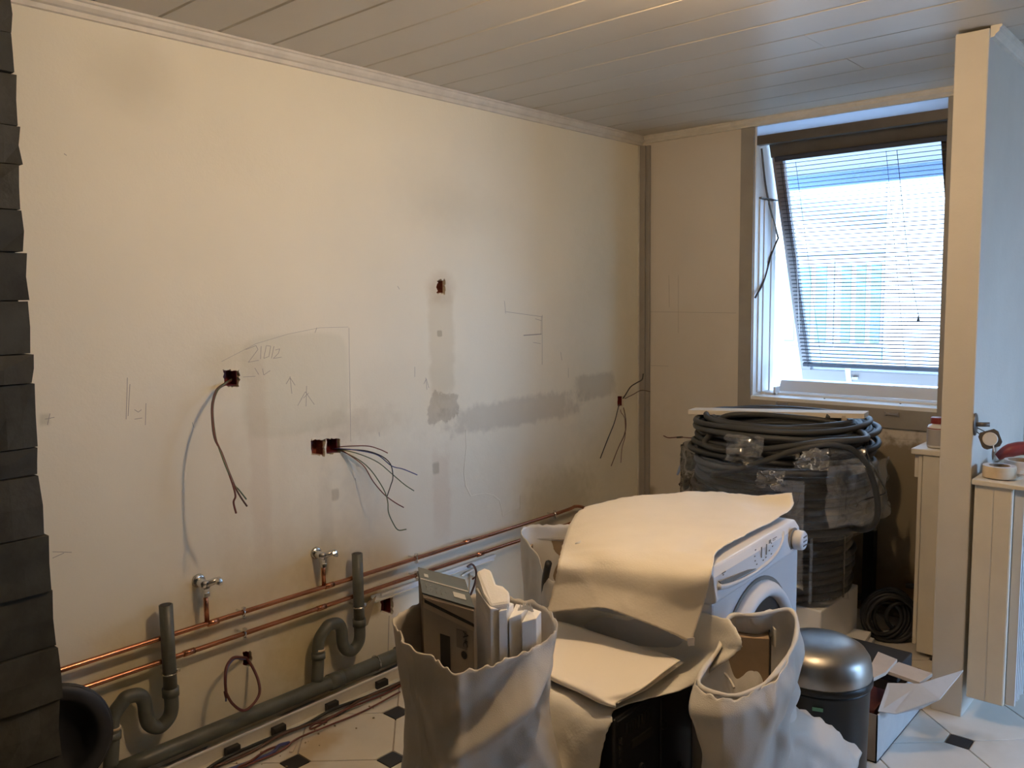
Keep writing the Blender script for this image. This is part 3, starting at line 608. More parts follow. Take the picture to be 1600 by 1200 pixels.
# grey PVC waste pipes
DZ = .085; DX = LW + .075; DR = .027
dp = root('drain_pipe', (DX, 1.7, 0), 'long grey plastic drain pipe running low along the left wall above the trunking', 'pipe')
G().tube([(DX, 1.03, DZ + .002), (DX, 1.7, DZ), (DX, 2.75, DZ - .004)], DR, 18).build('main_run', M['pvc'], dp, smooth=True)
for yy in (1.86, 2.20): G().tube([(DX, yy - .03, DZ), (DX, yy + .03, DZ)], DR + .004, 18, spline=False).build('socket_joint', M['pvc'], dp, smooth=True)
for yy in (2.06,): G().tube([(DX + (DR + .003) * math.cos(a), yy, DZ + (DR + .003) * math.sin(a)) for a in np.linspace(0, 2 * math.pi, 13)[:-1]], .003, 6, closed=True, sub=2).build('pipe_clamp', M['chrome'], dp)
def trap(y0, top, lab, back):
    x = LW + .060; r = .0215
    t = root('waste_pipe', (x, y0, DZ), lab, 'pipe')
    zb = .215
    G().tube([(x, y0, top), (x, y0, zb + .03)], r, 18, spline=False).lathe([(r - .003, -.02), (r - .003, .0008)], 18, (x, y0, top), cap=False).build('standpipe', M['pvc'], t, smooth=True)
    G().tube([(x, y0, top + .0006), (x, y0, top - .012)], r - .004, 16, spline=False).build('pipe_mouth', M['ink'], t)
    G().tube([(x, y0, zb + .06), (x, y0, zb), (x, y0 - .012, zb - .03), (x, y0 - .042, zb - .048), (x, y0 - .072, zb - .03), (x, y0 - .084, zb + .0), (x, y0 - .088, zb + .055), (x, y0 - .105, zb + .082), (x, y0 - .14, zb + .088), (x, y0 - back + .03, zb + .078), (x, y0 - back - .002, zb + .04), (x, y0 - back - .008, zb - .03), (x + .006, y0 - back - .02, DZ + .02)], r + .001, 18, sub=7).build('trap_bend', M['pvc'], t, smooth=True)
    for z in (zb + .055,): G().tube([(x, y0, z - .014), (x, y0, z + .014)], r + .005, 18, spline=False).build('collar', M['pvc'], t, smooth=True)
    G().tube([(x, y0 - back - .006, zb - .005), (x, y0 - back - .007, zb - .026)], r + .005, 18, spline=False).build('collar', M['pvc'], t, smooth=True)
    G().tube([(x, y0 - back - .0035, zb + .012), (x, y0 - back - .0045, zb + .004)], r + .0022, 18, spline=False).build('tape_band', M['tape'], t, smooth=True)
    zc = .335
    G().tube([(x + (r + .002) * math.cos(a), y0 + (r + .002) * math.sin(a), zc) for a in np.linspace(0, 2 * math.pi, 13)[:-1]], .0028, 6, closed=True, sub=2).tube([(LW + .001, y0, zc), (x - r, y0, zc)], .004, 6, spline=False).box((x, y0 + r + .006, zc), (.01, .012, .012)).build('pipe_clamp', M['chrome'], t)
    return t
trap(float(LP(259, 945, .06)[1]), float(LP(259, 945, .06)[2]), 'left grey standpipe with an S-shaped trap beside the black tub', .185)
trap(float(LP(558, 865, .06)[1]), float(LP(558, 865, .06)[2]), 'right grey standpipe with an S-shaped trap beside the low red wall box', .19)

# floor trunking (open channel) and short pieces
tk = root('cable_trunking', (LW + .13, 1.7, 0), 'white plastic trunking lying open along the foot of the left wall', 'trunking')
g = G(); X0 = LW + .107; g.bb(X0, X0 + .003, 1.0, 2.6, .0015, .045); g.bb(X0 + .002, X0 + .034, 1.0, 2.6, .0015, .004); g.build('channel', M['trim'], tk)
G().bb(X0 - .003, X0 + .006, 1.0, 2.6, .045, .050).build('top_edge', M['white'], tk)
G().bb(X0 + .033, X0 + .036, 1.05, 2.15, .0015, .012).build('lip', M['white'], tk)
for y in (1.37, 1.55, 1.78, 2.02): G().bb(X0 + .0075, X0 + .030, y, y + .05, .004, .034).build('clip_block', M['ink'], tk, bevel=.002)
tk2 = root('wall_trunking', (LW + .01, 2.3, .33), 'white surface trunking on the wall behind the carton, left end broken open', 'trunking')
a = LP(582, 930, .012); b = LP(745, 892, .012)
z_ = .305
G().bb(LW + .0005, LW + .012, float(a[1]), float(b[1]) + .12, z_, z_ + .030).build('base', M['white'], tk2, bevel=.001)
G().bb(LW + .012, LW + .022, float(a[1]) + .04, float(b[1]) + .12, z_ + .020, z_ + .032).build('cover', M['white'], tk2, bevel=.001)
G().bb(LW + .012, LW + .018, float(a[1]) + .01, float(b[1]) + .10, z_ + .001, z_ + .006).build('edge', M['trim'], tk2)
# torn hook-like bracket behind the carton
hk = root('metal_bracket', tuple(LP(738, 910, .02)), 'rusty hook-like bracket on the wall behind the carton', 'bracket')
G().tube([LP(735, 930, .01), LP(742, 912, .03), LP(744, 893, .04), LP(738, 882, .035), LP(730, 886, .03)], .005, 6).build('hook', M['w_brn'], hk)
G().tube([LP(722, 900, .01), LP(740, 889, .03)], .005, 6, spline=False).build('arm', M['white'], hk)
G().tube([LP(738, 905, .03), LP(746, 900, .03), LP(752, 903, .05)], .004, 6).build('pin', M['copper'], hk)
G().prism([LP(558, 985, .002), LP(566, 950, .002), LP(585, 930, .002), LP(578, 955, .002), LP(572, 975, .002)], (.012, 0, 0)).build('plaster_chunk', M['grime'], wl)

# ================================================================ WALL WRITING AND PATCH EDGES
g = G()
def stroke(pts, w=.0012, f=LWp, wall='L', gg=None):
    gg = gg or g; P_ = [f(*p) for p in pts]
    for i in range(len(P_) - 1):
        a = Vector(P_[i]); b = Vector(P_[i + 1]); t = (b - a); 
        if t.length < 1e-6: continue
        n = Vector((-t.y, t.x)).normalized() * w * .5
        q = [a - n, b - n, b + n, a + n]
        if wall == 'L': gg.prism([(LW + .0003, p.x, p.y) for p in q], (.0004, 0, 0))
        else: gg.prism([(p.x, BW - .0003, p.y) for p in q], (0, -.0004, 0))
for s in ([(453, 588), (456, 615)], [(447, 600), (453, 590), (461, 602)], [(479, 603), (478, 635)], [(465, 634), (477, 612), (491, 632)], [(474, 622), (482, 614)], [(648, 573), (648, 589)], [(665, 590), (667, 609)], [(662, 600), (666, 592), (670, 606)],
          [(199, 590), (197, 655)], [(203, 600), (200, 650)], [(228, 630), (227, 664)], [(210, 640), (216, 644), (221, 640)], [(210, 655), (222, 653)],
          [(847, 492), (847, 570)], [(846, 495), (845, 522), (818, 524)], [(790, 487), (848, 495)], [(836, 498), (846, 501)], [(876, 550), (878, 563)], [(888, 575), (888, 590)], [(833, 535), (845, 537)], [(788, 470), (790, 490)],
          [(621, 447), (624, 452)], [(384, 546), (400, 540), (403, 546), (388, 566), (404, 563)], [(408, 541), (407, 561)], [(416, 540), (412, 560), (420, 557), (423, 541), (416, 540)], [(428, 541), (424, 560)], [(430, 547), (437, 545), (435, 552), (427, 560), (440, 558)],
          [(380, 589), (399, 588)], [(398, 575), (404, 585)], [(410, 576), (412, 586), (422, 579)], [(495, 512), (492, 520)], [(70, 655), (85, 652)], [(78, 646), (74, 664)], [(82, 862), (112, 863)], [(82, 872), (100, 864)],
          [(592, 675), (593, 682)], [(300, 660), (303, 668)], [(555, 747), (556, 751)], [(100, 240), (104, 243)]): stroke(s, .0016)
stroke([(818, 524), (846, 522)], .004); stroke([(545, 512), (548, 690)], .0012); stroke([(346, 565), (400, 537), (450, 522), (500, 512), (544, 511)], .0010)
stroke([(608, 962), (606, 1020)], .003)
M['pencil'] = mat('pencil_grey', (.32, .29, .26), .7)
stuff(g.build('pencil_marks', M['pencil'], wl))
g = G()
for s in ([(1010, 487), (1150, 489)], [(1060, 430), (1060, 520)], [(1045, 430), (1046, 480)], [(1012, 571), (1045, 572)], [(1370, 684), (1440, 688)]): stroke(s, .0016, BWp, 'B', g)
stuff(g.build('pencil_marks', M['pencil'], wb))
# raised edge of the peeled paint layer
g = G(); pk = [(727, 672), (728, 700), (724, 738), (727, 760), (735, 776), (745, 774), (757, 772), (770, 775), (780, 783), (783, 795), (785, 807), (795, 800), (812, 797), (812, 775)]
P_ = [LWp(*p) for p in pk]
for i in range(len(P_) - 1):
    a, b = P_[i], P_[i + 1]; g.prism([(LW + .0002, a[0], a[1]), (LW + .0016, a[0], a[1]), (LW + .0016, a[0] + .004, a[1] + .003), (LW + .0002, a[0] + .007, a[1] + .005)], (0, b[0] - a[0], b[1] - a[1]))
stuff(g.build('peeling_paint', M['wall_left'], wl))

# ================================================================ WIRES
def wire(name, pts, r, m, lab, cat='wire', sub=6):
    o = G().tube([PX(p[0], p[1], LW + p[2]) for p in pts], r, 6, sub=sub).build(name, M[m], None, smooth=True, origin=PX(pts[0][0], pts[0][1], LW + pts[0][2])); return tag(o, lab, cat)
wire('electric_wire', [(362, 594, -.045), (352, 600, 0), (340, 610, .03), (333, 628, .07), (332, 650, .11), (336, 683, .15), (345, 705, .18), (356, 735, .21), (364, 758, .23), (368, 775, .24), (365, 785, .24), (369, 802, .24)], .0032, 'w_red', 'red-brown wire hanging from the single wall hole, end pointing straight down')
wire('electric_wire', [(361, 593, -.045), (351, 599, 0), (339, 608, .03), (332, 627, .07), (331, 650, .11), (335, 684, .15), (346, 706, .18), (357, 735, .21), (366, 757, .23), (370, 766, .24), (377, 778, .24), (386, 791, .24)], .003, 'w_brn', 'dark wire twisted with the red one, splaying lower right, from the single hole')
wire('electric_wire', [(363, 592, -.045), (353, 598, 0), (341, 609, .03), (334, 628, .07), (333, 650, .11), (337, 683, .15), (344, 705, .18), (355, 734, .21), (366, 757, .23), (373, 765, .24), (385, 780, .24)], .0025, 'w_grn', 'short greenish wire end, uppermost of the three tips below the single hole')
wc = [([(520, 700, -.04), (533, 698, .01), (550, 697, .05), (575, 697, .10), (593, 702, .13), (606, 708, .15)], 'w_red', 'short red wire fanning right, topmost of the cluster from the paired holes'),
      ([(520, 701, -.04), (533, 701, .01), (560, 704, .06), (590, 711, .10), (612, 728, .14), (630, 733, .16), (652, 742, .18)], 'w_blue', 'blue wire fanning right with its tip farthest right of the cluster'),
      ([(521, 702, -.04), (534, 703, .01), (560, 709, .06), (590, 722, .10), (612, 740, .13), (632, 757, .16), (647, 767, .18)], 'w_grn', 'green wire of the cluster ending just below the blue tip'),
      ([(521, 702, -.04), (534, 704, .01), (555, 717, .05), (570, 730, .08), (583, 752, .11), (600, 772, .14), (617, 785, .16), (631, 793, .18)], 'w_red', 'long red wire of the cluster sloping down to the right'),
      ([(522, 703, -.04), (534, 705, .01), (560, 718, .05), (578, 733, .08), (592, 752, .11), (602, 770, .14), (606, 785, .16), (607, 800, .18), (613, 815, .20), (622, 828, .21), (635, 827, .22)], 'w_grn', 'dark wire of the cluster hanging lowest with a hooked tip'),
      ([(522, 700, -.04), (534, 702, .01), (570, 704, .07), (595, 712, .11), (610, 725, .14), (614, 745, .15), (610, 760, .16), (605, 775, .17)], 'w_blk', 'black wire of the cluster curving round behind the others')]
for p, m, l in wc: wire('electric_wire', p, .0022, m, l)
wd = [([(970, 627, -.04), (976, 619, .01), (985, 605, .04), (995, 598, .08), (1003, 593, .10), (1005, 584, .11)], 'w_blk', 'thick dark wire rising from the corner hole over the strip', .0035),
      ([(971, 626, -.04), (978, 622, .01), (990, 616, .05), (1002, 610, .09), (1016, 612, .12)], 'w_brn', 'thin wire from the corner hole sticking out to the right', .0022),
      ([(969, 630, -.04), (966, 637, .01), (960, 660, .04), (950, 685, .07), (938, 716, .10)], 'w_blk', 'dark wire from the corner hole hanging down to the left', .0026),
      ([(971, 631, -.04), (975, 640, .01), (978, 660, .04), (976, 678, .06), (966, 700, .08), (955, 728, .10)], 'w_brn', 'brown wire from the corner hole with a bend, hanging lowest', .0026),
      ([(970, 631, -.04), (970, 643, .01), (976, 654, .03), (977, 680, .05), (972, 700, .07), (970, 723, .08)], 'w_red', 'faint reddish wire hanging between the other two below the corner hole', .0018)]
for p, m, l, r in wd: wire('electric_wire', p, r, m, l)
# loop of red cable at the low hole
o = G().tube([LP(386, 1028, -.03), LP(378, 1027, .02), LP(364, 1028, .07), LP(354, 1042, .1), LP(352, 1065, .12), LP(354, 1090, .12), LP(352, 1080, .12), LP(362, 1098, .13), LP(378, 1110, .13), LP(392, 1104, .13), LP(405, 1085, .11), LP(404, 1065, .08), LP(396, 1045, .04), LP(388, 1032, 0), LP(386, 1030, -.03)], .005, 6).build('cable_loop', mat('maroon_cable', (.11, .03, .03), .5), None, smooth=True, origin=LP(386, 1028, 0)); tag(o, 'loop of dark red cable hanging from the low hole over the drain pipe', 'cable')
o = G().tube([LP(385, 1030, -.03), LP(378, 1030, .02), LP(366, 1030, .06), (LP(355, 1045, .09)), LP(353, 1070, .11), LP(353, 1096, .12)], .003, 6).build('cable_end', M['w_blue'], None, smooth=True, origin=LP(386, 1028, 0)); tag(o, 'loose dark blue cable end beside the red loop', 'cable')
# bunch of cables on the floor
fc = [([(620, 1053), (560, 1082), (500, 1100), (440, 1115), (400, 1128), (340, 1175), (300, 1198)], 'w_blk', .006, 'black cable along the trunking, nearest the wall'),
      ([(622, 1063), (560, 1095), (515, 1110), (470, 1122), (430, 1145), (380, 1168), (330, 1196)], 'w_brn', .005, 'brown cable on the tiles running beside the trunking'),
      ([(612, 1040), (570, 1062), (540, 1080), (500, 1095), (460, 1118), (440, 1113), (452, 1108), (480, 1112)], 'w_red', .0035, 'thin red cable curling over the trunking edge'),
      ([(430, 1152), (405, 1165), (390, 1190), (360, 1205)], 'w_red', .004, 'red cable tail dropping off toward the lower edge'),
      ([(436, 1151), (424, 1158), (400, 1163), (360, 1190), (330, 1205), (310, 1215)], 'w_blue', .006, 'grey-blue cable with a blunt end on the tiles'),
      ([(590, 1065), (540, 1098), (480, 1120), (440, 1140), (400, 1150), (350, 1172), (300, 1205)], 'w_red', .0035, 'dark red cable lying farthest out on the tiles')]
for i, (p, m, r, l) in enumerate(fc):
    q = [PZ(a, b, .006 + .007 * ((i + k) % 3)) for k, (a, b) in enumerate(p)]; q = [Vector((max(v[0], LW + .152 + .016 * i + .006 * math.sin(7 * v[1] + i)), v[1], v[2])) for v in q]
    o = G().tube(q, r, 7).build('floor_cable', M[m], None, smooth=True, origin=q[0]); tag(o, l, 'cable')
q = PZ(460, 1165, .004); o = G().box((0, 0, 0), (.012, .085, .004)).build('wood_splinter', M['cardtan'], None, local=True); o.location = q; o.rotation_euler = (0, 0, .7); tag(o, 'small yellow wooden splinter lying on the tiles', 'debris')
# dirt crumbs
g = G()
for k in range(60):
    a = random.uniform(300, 600); b = 1200 - (a - 300) * .42 + random.uniform(-14, 60)
    p = PZ(a, b, .003)
    if p[0] < LW + .18: continue
    s = random.uniform(.0015, .005); g.box((p[0], p[1], .001 + s * .5), (s * 1.6, s, s), random.uniform(0, 3))
tag(stuff(g.build('rubble_crumbs', M['grime'])), 'scattered plaster crumbs on the tiles near the cables', 'debris')

# ================================================================ WASHING MACHINE
WMC = (-1.2255, 2.159); WMT = math.radians(3.0); WH = .845
wmr = root('washing_machine', (*WMC, 0), 'white front-loading washing machine under a cream dust sheet', 'washing machine', WMT)
B = dict(parent=wmr, local=True)
hw, hd = .30, .21
G().bb(-hd, hd, -hw, hw, .012, .76).build('body', M['appl'], bevel=.008, **B)
# sloping control panel block
G().prism([(-hd, -hw, .76), (hd, -hw, .755), (hd + .012, -hw, .765), (hd + .002, -hw, WH - .02), (hd - .012, -hw, WH), (-hd, -hw, WH)], (0, 2 * hw, 0)).build('control_housing', M['appl2'], bevel=.005, **B)
def facex(z): return hd + .012 - (z - .765) / (WH - .785) * .010
# swooping groove under the panel
gr = [(-.285, .800), (-.24, .790), (-.16, .782), (-.06, .778), (.04, .782), (.11, .794), (.155, .815), (.175, .838)]
G().tube([(facex(z) + .001, y, z) for y, z in gr], [.009, .008, .006, .005, .005, .005, .004, .003], 8).build('groove_lip', M['appl'], smooth=True, **B)
G().prism([(facex(.80) + .0015, y, z) for y, z in [(-.285, .815), (-.27, .803), (-.20, .794), (-.10, .788), (-.05, .786), (-.10, .796), (-.20, .806)]], (.004, 0, 0)).build('drawer_grip', M['inkgrey'], **B)
# printed panel: display bars and icons
for y in (-.005, .03): G().box((facex(.82) + .004, y, .820), (.002, .004, .030)).build('indicator_bar', M['inkgrey'], **B)
gi = G()
for k, (y, z) in enumerate(((-.04, .835), (-.05, .82), (-.052, .808), (-.045, .797), (.0, .797), (.02, .80), (.05, .812), (.07, .828), (.075, .818), (.06, .80), (-.25, .822))):
    gi.box((facex(z) + .0035, y, z), (.001, .006, .0035))
gi.box((facex(.83) + .0035, .06, .835), (.001, .014, .010)); gi.box((facex(.83) + .0035, .095, .837), (.001, .030, .002)); gi.box((facex(.83) + .0035, .09, .832), (.001, .020, .0015)); gi.box((facex(.83) + .0035, -.245, .826), (.001, .022, .003))
stuff(gi.build('printed_icons', M['inkgrey'], **B))
Rx = rot_to((1, 0, 0))
G().lathe([(0, -.004), (.034, -.004), (.036, .0), (.036, .002), (.0, .003)], 28, (facex(.80) + .002, .235, .800), Rx).build('knob_recess', M['inkgrey'], smooth=False, **B)
kn = G().lathe([(.027, 0), (.030, .008), (.029, .026), (.025, .031), (0, .032)], 28, (facex(.80) + .003, .240, .800), Rx).build('program_knob', M['appl2'], smooth=True, **B)
for a in range(3): G().box((facex(.80) + .0355, .240, .800 + (a - 1) * .013), (.0015, .026, .004)).build('knob_mark', M['inkgrey'], kn, local=True)
DC = (-.025, .49)
G().lathe([(.203, .000), (.205, .02), (.210, .030), (.220, .036), (.233, .030), (.246, .014), (.25, -.004)], 56, (hd, DC[0], DC[1]), Rx, cap=False).build('door_ring', M['appl2'], smooth=True, **B)
G().lathe([(.249, .0), (.259, .0), (.259, .004), (.249, .004)], 56, (hd, DC[0], DC[1]), Rx, cap=False).build('door_seam', M['inkgrey'], smooth=True, **B)
G().lathe([(0, -.004), (.08, .0), (.15, .006), (.204, .010)], 48, (hd, DC[0], DC[1]), Rx, cap=False).build('door_glass', M['glassdark'], smooth=True, **B)
G().box((hd + .04, DC[0] + .215, DC[1]), (.02, .02, .08)).build('door_handle', M['appl'], bevel=.004, **B)
for sx in (-1, 1):
    for sy in (-1, 1): G().lathe([(.018, 0), (.02, .003), (.012, .014)], 12, (sx * .17, sy * .25, 0)).build('foot', M['blackplastic'], **B)
G().bb(hd, hd + .004, -.28, .28, .03, .12).build('kick_plate', M['appl2'], bevel=.002, **B)
# black hose at the rear left corner
o = G().tube([PZ(857, 880, .66), PZ(852, 905, .58), PZ(851, 930, .5), PZ(853, 955, .45)], .012, 8).build('drain_hose', M['rub'], wmr, smooth=True); o.matrix_parent_inverse = (Matrix.Translation(Vector((*WMC, 0))) @ Matrix.Rotation(WMT, 4, 'Z')).inverted() @ Matrix.Translation(Vector((*WMC, 0)))
# dust sheet
zt = WH + .012
YN = 1.83
rows = [[(915, 792, .84), (985, 778, zt), (1060, 771, zt), (1120, 769, zt), (1180, 775, zt + .01), (1238, 772, zt + .035)],
        [(898, 806, .84), (975, 795, zt), (1060, 789, zt), (1120, 790, zt), (1180, 793, zt), (1236, 797, zt + .008)],
        [(888, 828, .83), (955, 830, zt), (1030, 826, zt), (1090, 823, zt), (1140, 825, zt), (1176, 832, zt)],
        [(879, 857, .82), (940, 860, zt), (1000, 862, zt), (1050, 862, zt), (1090, 861, zt), (1124, 860, zt + .006)]]
A = [[PZ(*q) for q in r] for r in rows]
A.append([PY(873, 880, 1.705), PY(932, 886, 1.745), PY(990, 890, 1.775), PY(1035, 892, 1.79), PY(1078, 894, 1.80), PY(1113, 893, 1.825)])
A.append([PY(866, 915, 1.69), PY(920, 915, 1.725), PY(970, 925, 1.75), PY(1020, 935, 1.765), PY(1062, 943, 1.78), PY(1099, 946, 1.80)])
A.append([PY(855, 957, 1.665), PY(905, 952, 1.70), PY(946, 951, 1.72), PY(993, 967, 1.735), PY(1038, 985, 1.75), PY(1080, 1004, 1.765)])
ds = sheet(A, 12, 12, 3.1, 6, .004, 15, .0018, ragged=.002).build('dust_sheet', M['sheet'], None, smooth=True, origin=(*WMC, zt), solid=.0015)
tag(ds, 'cream dust sheet draped over the washing machine, ragged lower edge hanging', 'dust sheet')
tag(G().prism([PY(1074, 997, 1.757), PY(1086, 996, 1.757), PY(1086, 1008, 1.757), PY(1076, 1009, 1.757)], (0, -.003, 0)).build('tape_scrap', M['tapew'], None), 'scrap of white tape on the hanging corner of the dust sheet', 'tape')

# ================================================================ DARK APPLIANCE (near)
dk = root('dark_oven', (-1.22, 1.68, 0), 'dark grey built-in oven with vent slots, covered by a white sheet', 'oven')
AX0, AX1, AY0, AY1, AZ = -1.46, -1.035, 1.49, 1.84, .59
G().bb(AX0, AX1, AY0, AY1, .012, AZ).build('casing', M['darkappl'], dk, bevel=.006)
gl = G()
for row, zc in enumerate((AZ - .04, AZ - .058)):
    pass
for k in range(9):
    y = AY0 + .045 + k * .0125; G().box((AX1 + .001, y, AZ - .040), (.004, .005, .030 - (k % 2) * .004)).build('vent_slot', M['ink'], dk)
for k in range(4):
    for q in range(2): G().box((AX1 + .001, AY0 + .018 + q * .008, AZ - .055 - k * .016), (.004, .004, .010)).build('vent_slot', M['ink'], dk)
G().box((AX1 + .001, AY0 + .11, AZ - .085), (.006, .085, .020)).build('grip_recess', M['ink'], dk, bevel=.002)
G().bb(AX1, AX1 + .004, AY0 + .008, AY1 - .01, AZ - .014, AZ - .006).build('top_flange', M['darkappl'], dk)
G().bb(AX1, AX1 + .005, AY0 + .19, AY1 - .02, .03, AZ - .02).build('side_cover', M['darkappl'], dk, bevel=.003)
for y, z in ((AY0 + .10, AZ - .15), (AY0 + .20, AZ - .09), (AY0 + .03, AZ - .19), (AY0 + .27, AZ - .22)): G().lathe([(.010, 0), (.009, .006), (.004, .007), (0, .005)], 12, (AX1 + .005, y, z), Rx).build('screw', M['blackplastic'], dk)
G().tube([(AX1 + .004, AY0 + .012, AZ - .19), (AX1 + .02, AY0 + .03, AZ - .195), (AX1 + .004, AY0 + .06, AZ - .20)], .004, 6).build('hinge_loop', M['blackplastic'], dk)
za = AZ + .006
rows = [[(838, 950, .66), (905, 948, .67), (990, 962, .675), (1080, 955, .72), (1142, 969, .765)],
        [(838, 985, za), (910, 985, za), (1000, 1000, za), (1090, 1000, .66), (1161, 1001, .755)],
        [(828, 1012, za), (890, 1018, za), (975, 1042, za), (1070, 1035, za), (1148, 1024, .715)],
        [(818, 1030, za), (872, 1042, za), (940, 1068, za), (1010, 1072, za), (1070, 1077, za + .002)],
        [(810, 1040, za), (850, 1057, za), (890, 1076, za), (930, 1094, za), (966, 1108, za + .004)]]
A = [[PZ(*q) for q in r] for r in rows]
yn = AY0 - .012
A.append([PY(812, 1062, yn), PY(848, 1078, yn), PY(885, 1098, yn), PY(922, 1115, yn), PY(957, 1128, yn)])
A.append([PY(818, 1110, yn - .02), PY(845, 1125, yn - .03), PY(878, 1145, yn - .03), PY(912, 1158, yn - .025), PY(944, 1160, yn - .01)])
A.append([PY(825, 1158, yn - .03), PY(848, 1172, yn - .05), PY(878, 1205, yn - .05), PY(905, 1235, yn - .03), PY(930, 1235, yn - .01)])
o = sheet(A, 10, 12, 9.4, 6, .005, 18, .0018, ragged=.002).build('fleece_sheet', M['sheet2'], None, smooth=True, origin=(-1.22, 1.68, za), solid=.0016)
tag(o, 'white fleece sheet over the dark oven, hanging down its near side', 'dust sheet')
# folded paper stack on top
fp = root('folded_sheet', tuple(PZ(955, 1030, za + .01)), 'folded white paper sheet lying on the covered oven', 'folded paper')
def layer(z, o, seed, d=0):
    r = [[(838, 963 + o), (905, 980 + o), (975, 1003 + o), (1030, 1020 + o), (1063 - d, 1033 + o)],
         [(838, 1000 + o), (895, 1012 + o), (945, 1030 + o), (1000, 1050 + o), (1035 - d, 1052 + o)],
         [(840, 1030 + o), (880, 1043 + o), (915, 1060 + o), (965, 1080 + o), (1003 - d * .6, 1077 + o)],
         [(843, 1045 + o), (875, 1058 + o), (905, 1070 + o), (940, 1088 + o), (966, 1097 + o)]]
    A = [[PZ(a, b, z + (.012 * math.sin(i * 1.2 + seed) if j == 4 else 0)) for j, (a, b) in enumerate(q)] for i, q in enumerate(r)]
    return A
A = layer(za + .040, 0, 1)
A.append([PZ(841, 1050, za + .034), PZ(872, 1064, za + .034), PZ(902, 1077, za + .034), PZ(936, 1095, za + .032), PZ(962, 1103, za + .03)])
A.append([PZ(842, 1053, za + .02), PZ(873, 1067, za + .02), PZ(903, 1080, za + .02), PZ(937, 1098, za + .02), PZ(962, 1105, za + .02)])
A.append([PZ(844, 1047, za + .012), PZ(875, 1058, za + .012), PZ(905, 1071, za + .012), PZ(940, 1090, za + .012), PZ(966, 1100, za + .012)])
sheet(A, 8, 8, 2, 5, .002, 0, 0).build('top_fold', M['paper'], fp, smooth=True, solid=.001)
sheet(layer(za + .026, 3, 2.4, -6)[0:4], 8, 8, 4, 5, .003, 0, 0).build('middle_layer', M['paper'], fp, smooth=True, solid=.001)
sheet(layer(za + .014, 4, 4.1, 8)[0:4], 8, 8, 6, 5, .003, 0, 0).build('lower_layer', M['paper'], fp, smooth=True, solid=.001)

# ================================================================ RUBBLE BAG, front left
bx, by, bz = -1.262, 1.262, .80
rim = np.array([PZ(a, b, z) for a, b, z in ((624, 962, .825), (648, 1008, .80), (704, 1048, .785), (790, 1035, .79), (858, 1000, .80), (850, 955, .83), (780, 935, .82), (690, 930, .82))])
cR = rim[:, :2].mean(axis=0)
def ring_like(z, s, off=(0, 0)):
    r = rim.copy(); r[:, :2] = cR + np.array(off) + (r[:, :2] - cR) * s; r[:, 2] = z; return r
rings = [ring_like(.004, .55, (.0, .0)), ring_like(.03, .98), ring_like(.25, 1.10, (-.01, .0)), ring_like(.45, 1.02), ring_like(.60, .98), ring_like(.70, 1.0), rim]
def fold1(a, z):
    w = 0
    if -80 < a < 30: t = (a + 80) / 110; zr = .585 + .17 * t; e = math.sin(math.pi * t) ** .5; w += .030 * e * math.exp(-((z - zr) / .028) ** 2) - .022 * e * math.exp(-((z - zr - .075) / .035) ** 2) - .020 * e * math.exp(-((z - zr + .08) / .04) ** 2)
    w += .014 * math.exp(-((a + 58) / 5) ** 2) * (1 if z > .55 else .4) + .012 * math.exp(-((a + 105 + 60 * (z - .6)) / 5) ** 2) - .012 * math.exp(-((a + 84) / 9) ** 2)
    if z < .55: w += .016 * math.exp(-((a + 15 - 120 * (.55 - z)) / 9) ** 2)
    return w
bg_ = bag(rings, 2.2, amp=.015, f=5.5, rag=.005, fn=fold1, inner=.62, nu=170, nv=90, amp2=.005)
sack = bg_.build('rubble_sack', M['bag'], None, smooth=True, origin=(cR[0], cR[1], 0)); tag(sack, 'large woven white rubble sack in front, full of packaging', 'sack')
# carton in the sack
q0 = PZ(661, 930, .885); q1 = PZ(740, 953, .885); q2 = PZ(735, 893, .885); q3 = PZ(654, 889, .885)
cax = Vector(((q1 - q0)[0], (q1 - q0)[1], 0)); wd_ = .155; ang = math.atan2(cax.y, cax.x)
CSH = True
ct = root('appliance_carton', (q0[0], q0[1], .504), 'appliance carton with dark printed top standing in the white rubble sack', 'carton')
B = dict(parent=ct, local=True); CW = cax.length; CD = float(np.linalg.norm((q3 - q0)[:2])); CH = .381
print('carton', CW, ang, q0, q3)
G().bb(0, CW, 0, CD, 0, CH).build('carton_body', M['cardlight'], bevel=.002, **B)
G().bb(-.0015, .0, .002, CD - .002, .0, CH).build('side_panel', M['cardside'], **B)
G().bb(-.002, CW + .003, .004, CD + .002, CH + .001, CH + .004).build('top_flap', M['print_dark'], **B)
G().bb(0, CW, CD * .52, CD * .56, CH + .0042, CH + .0050).build('printed_line', M['inkwhite'], **B)
G().bb(CW * .66, CW * .90, CD * .20, CD * .38, CH + .0042, CH + .0050).build('printed_label', M['inkwhite'], **B)
G().bb(CW * .10, CW * .19, CD * .66, CD * .78, CH + .0042, CH + .0050).build('printed_label', M['inkwhite'], **B)
gi = G()
for a in range(5):
    for k in range(5):
        if random.random() < .75: gi.box((CW * (.10 + .10 * a), CD * (.16 + .055 * k), CH + .0045), (CW * random.uniform(.02, .06), .0016, .0006))
stuff(gi.build('printed_text', M['inkwhite'], **B))
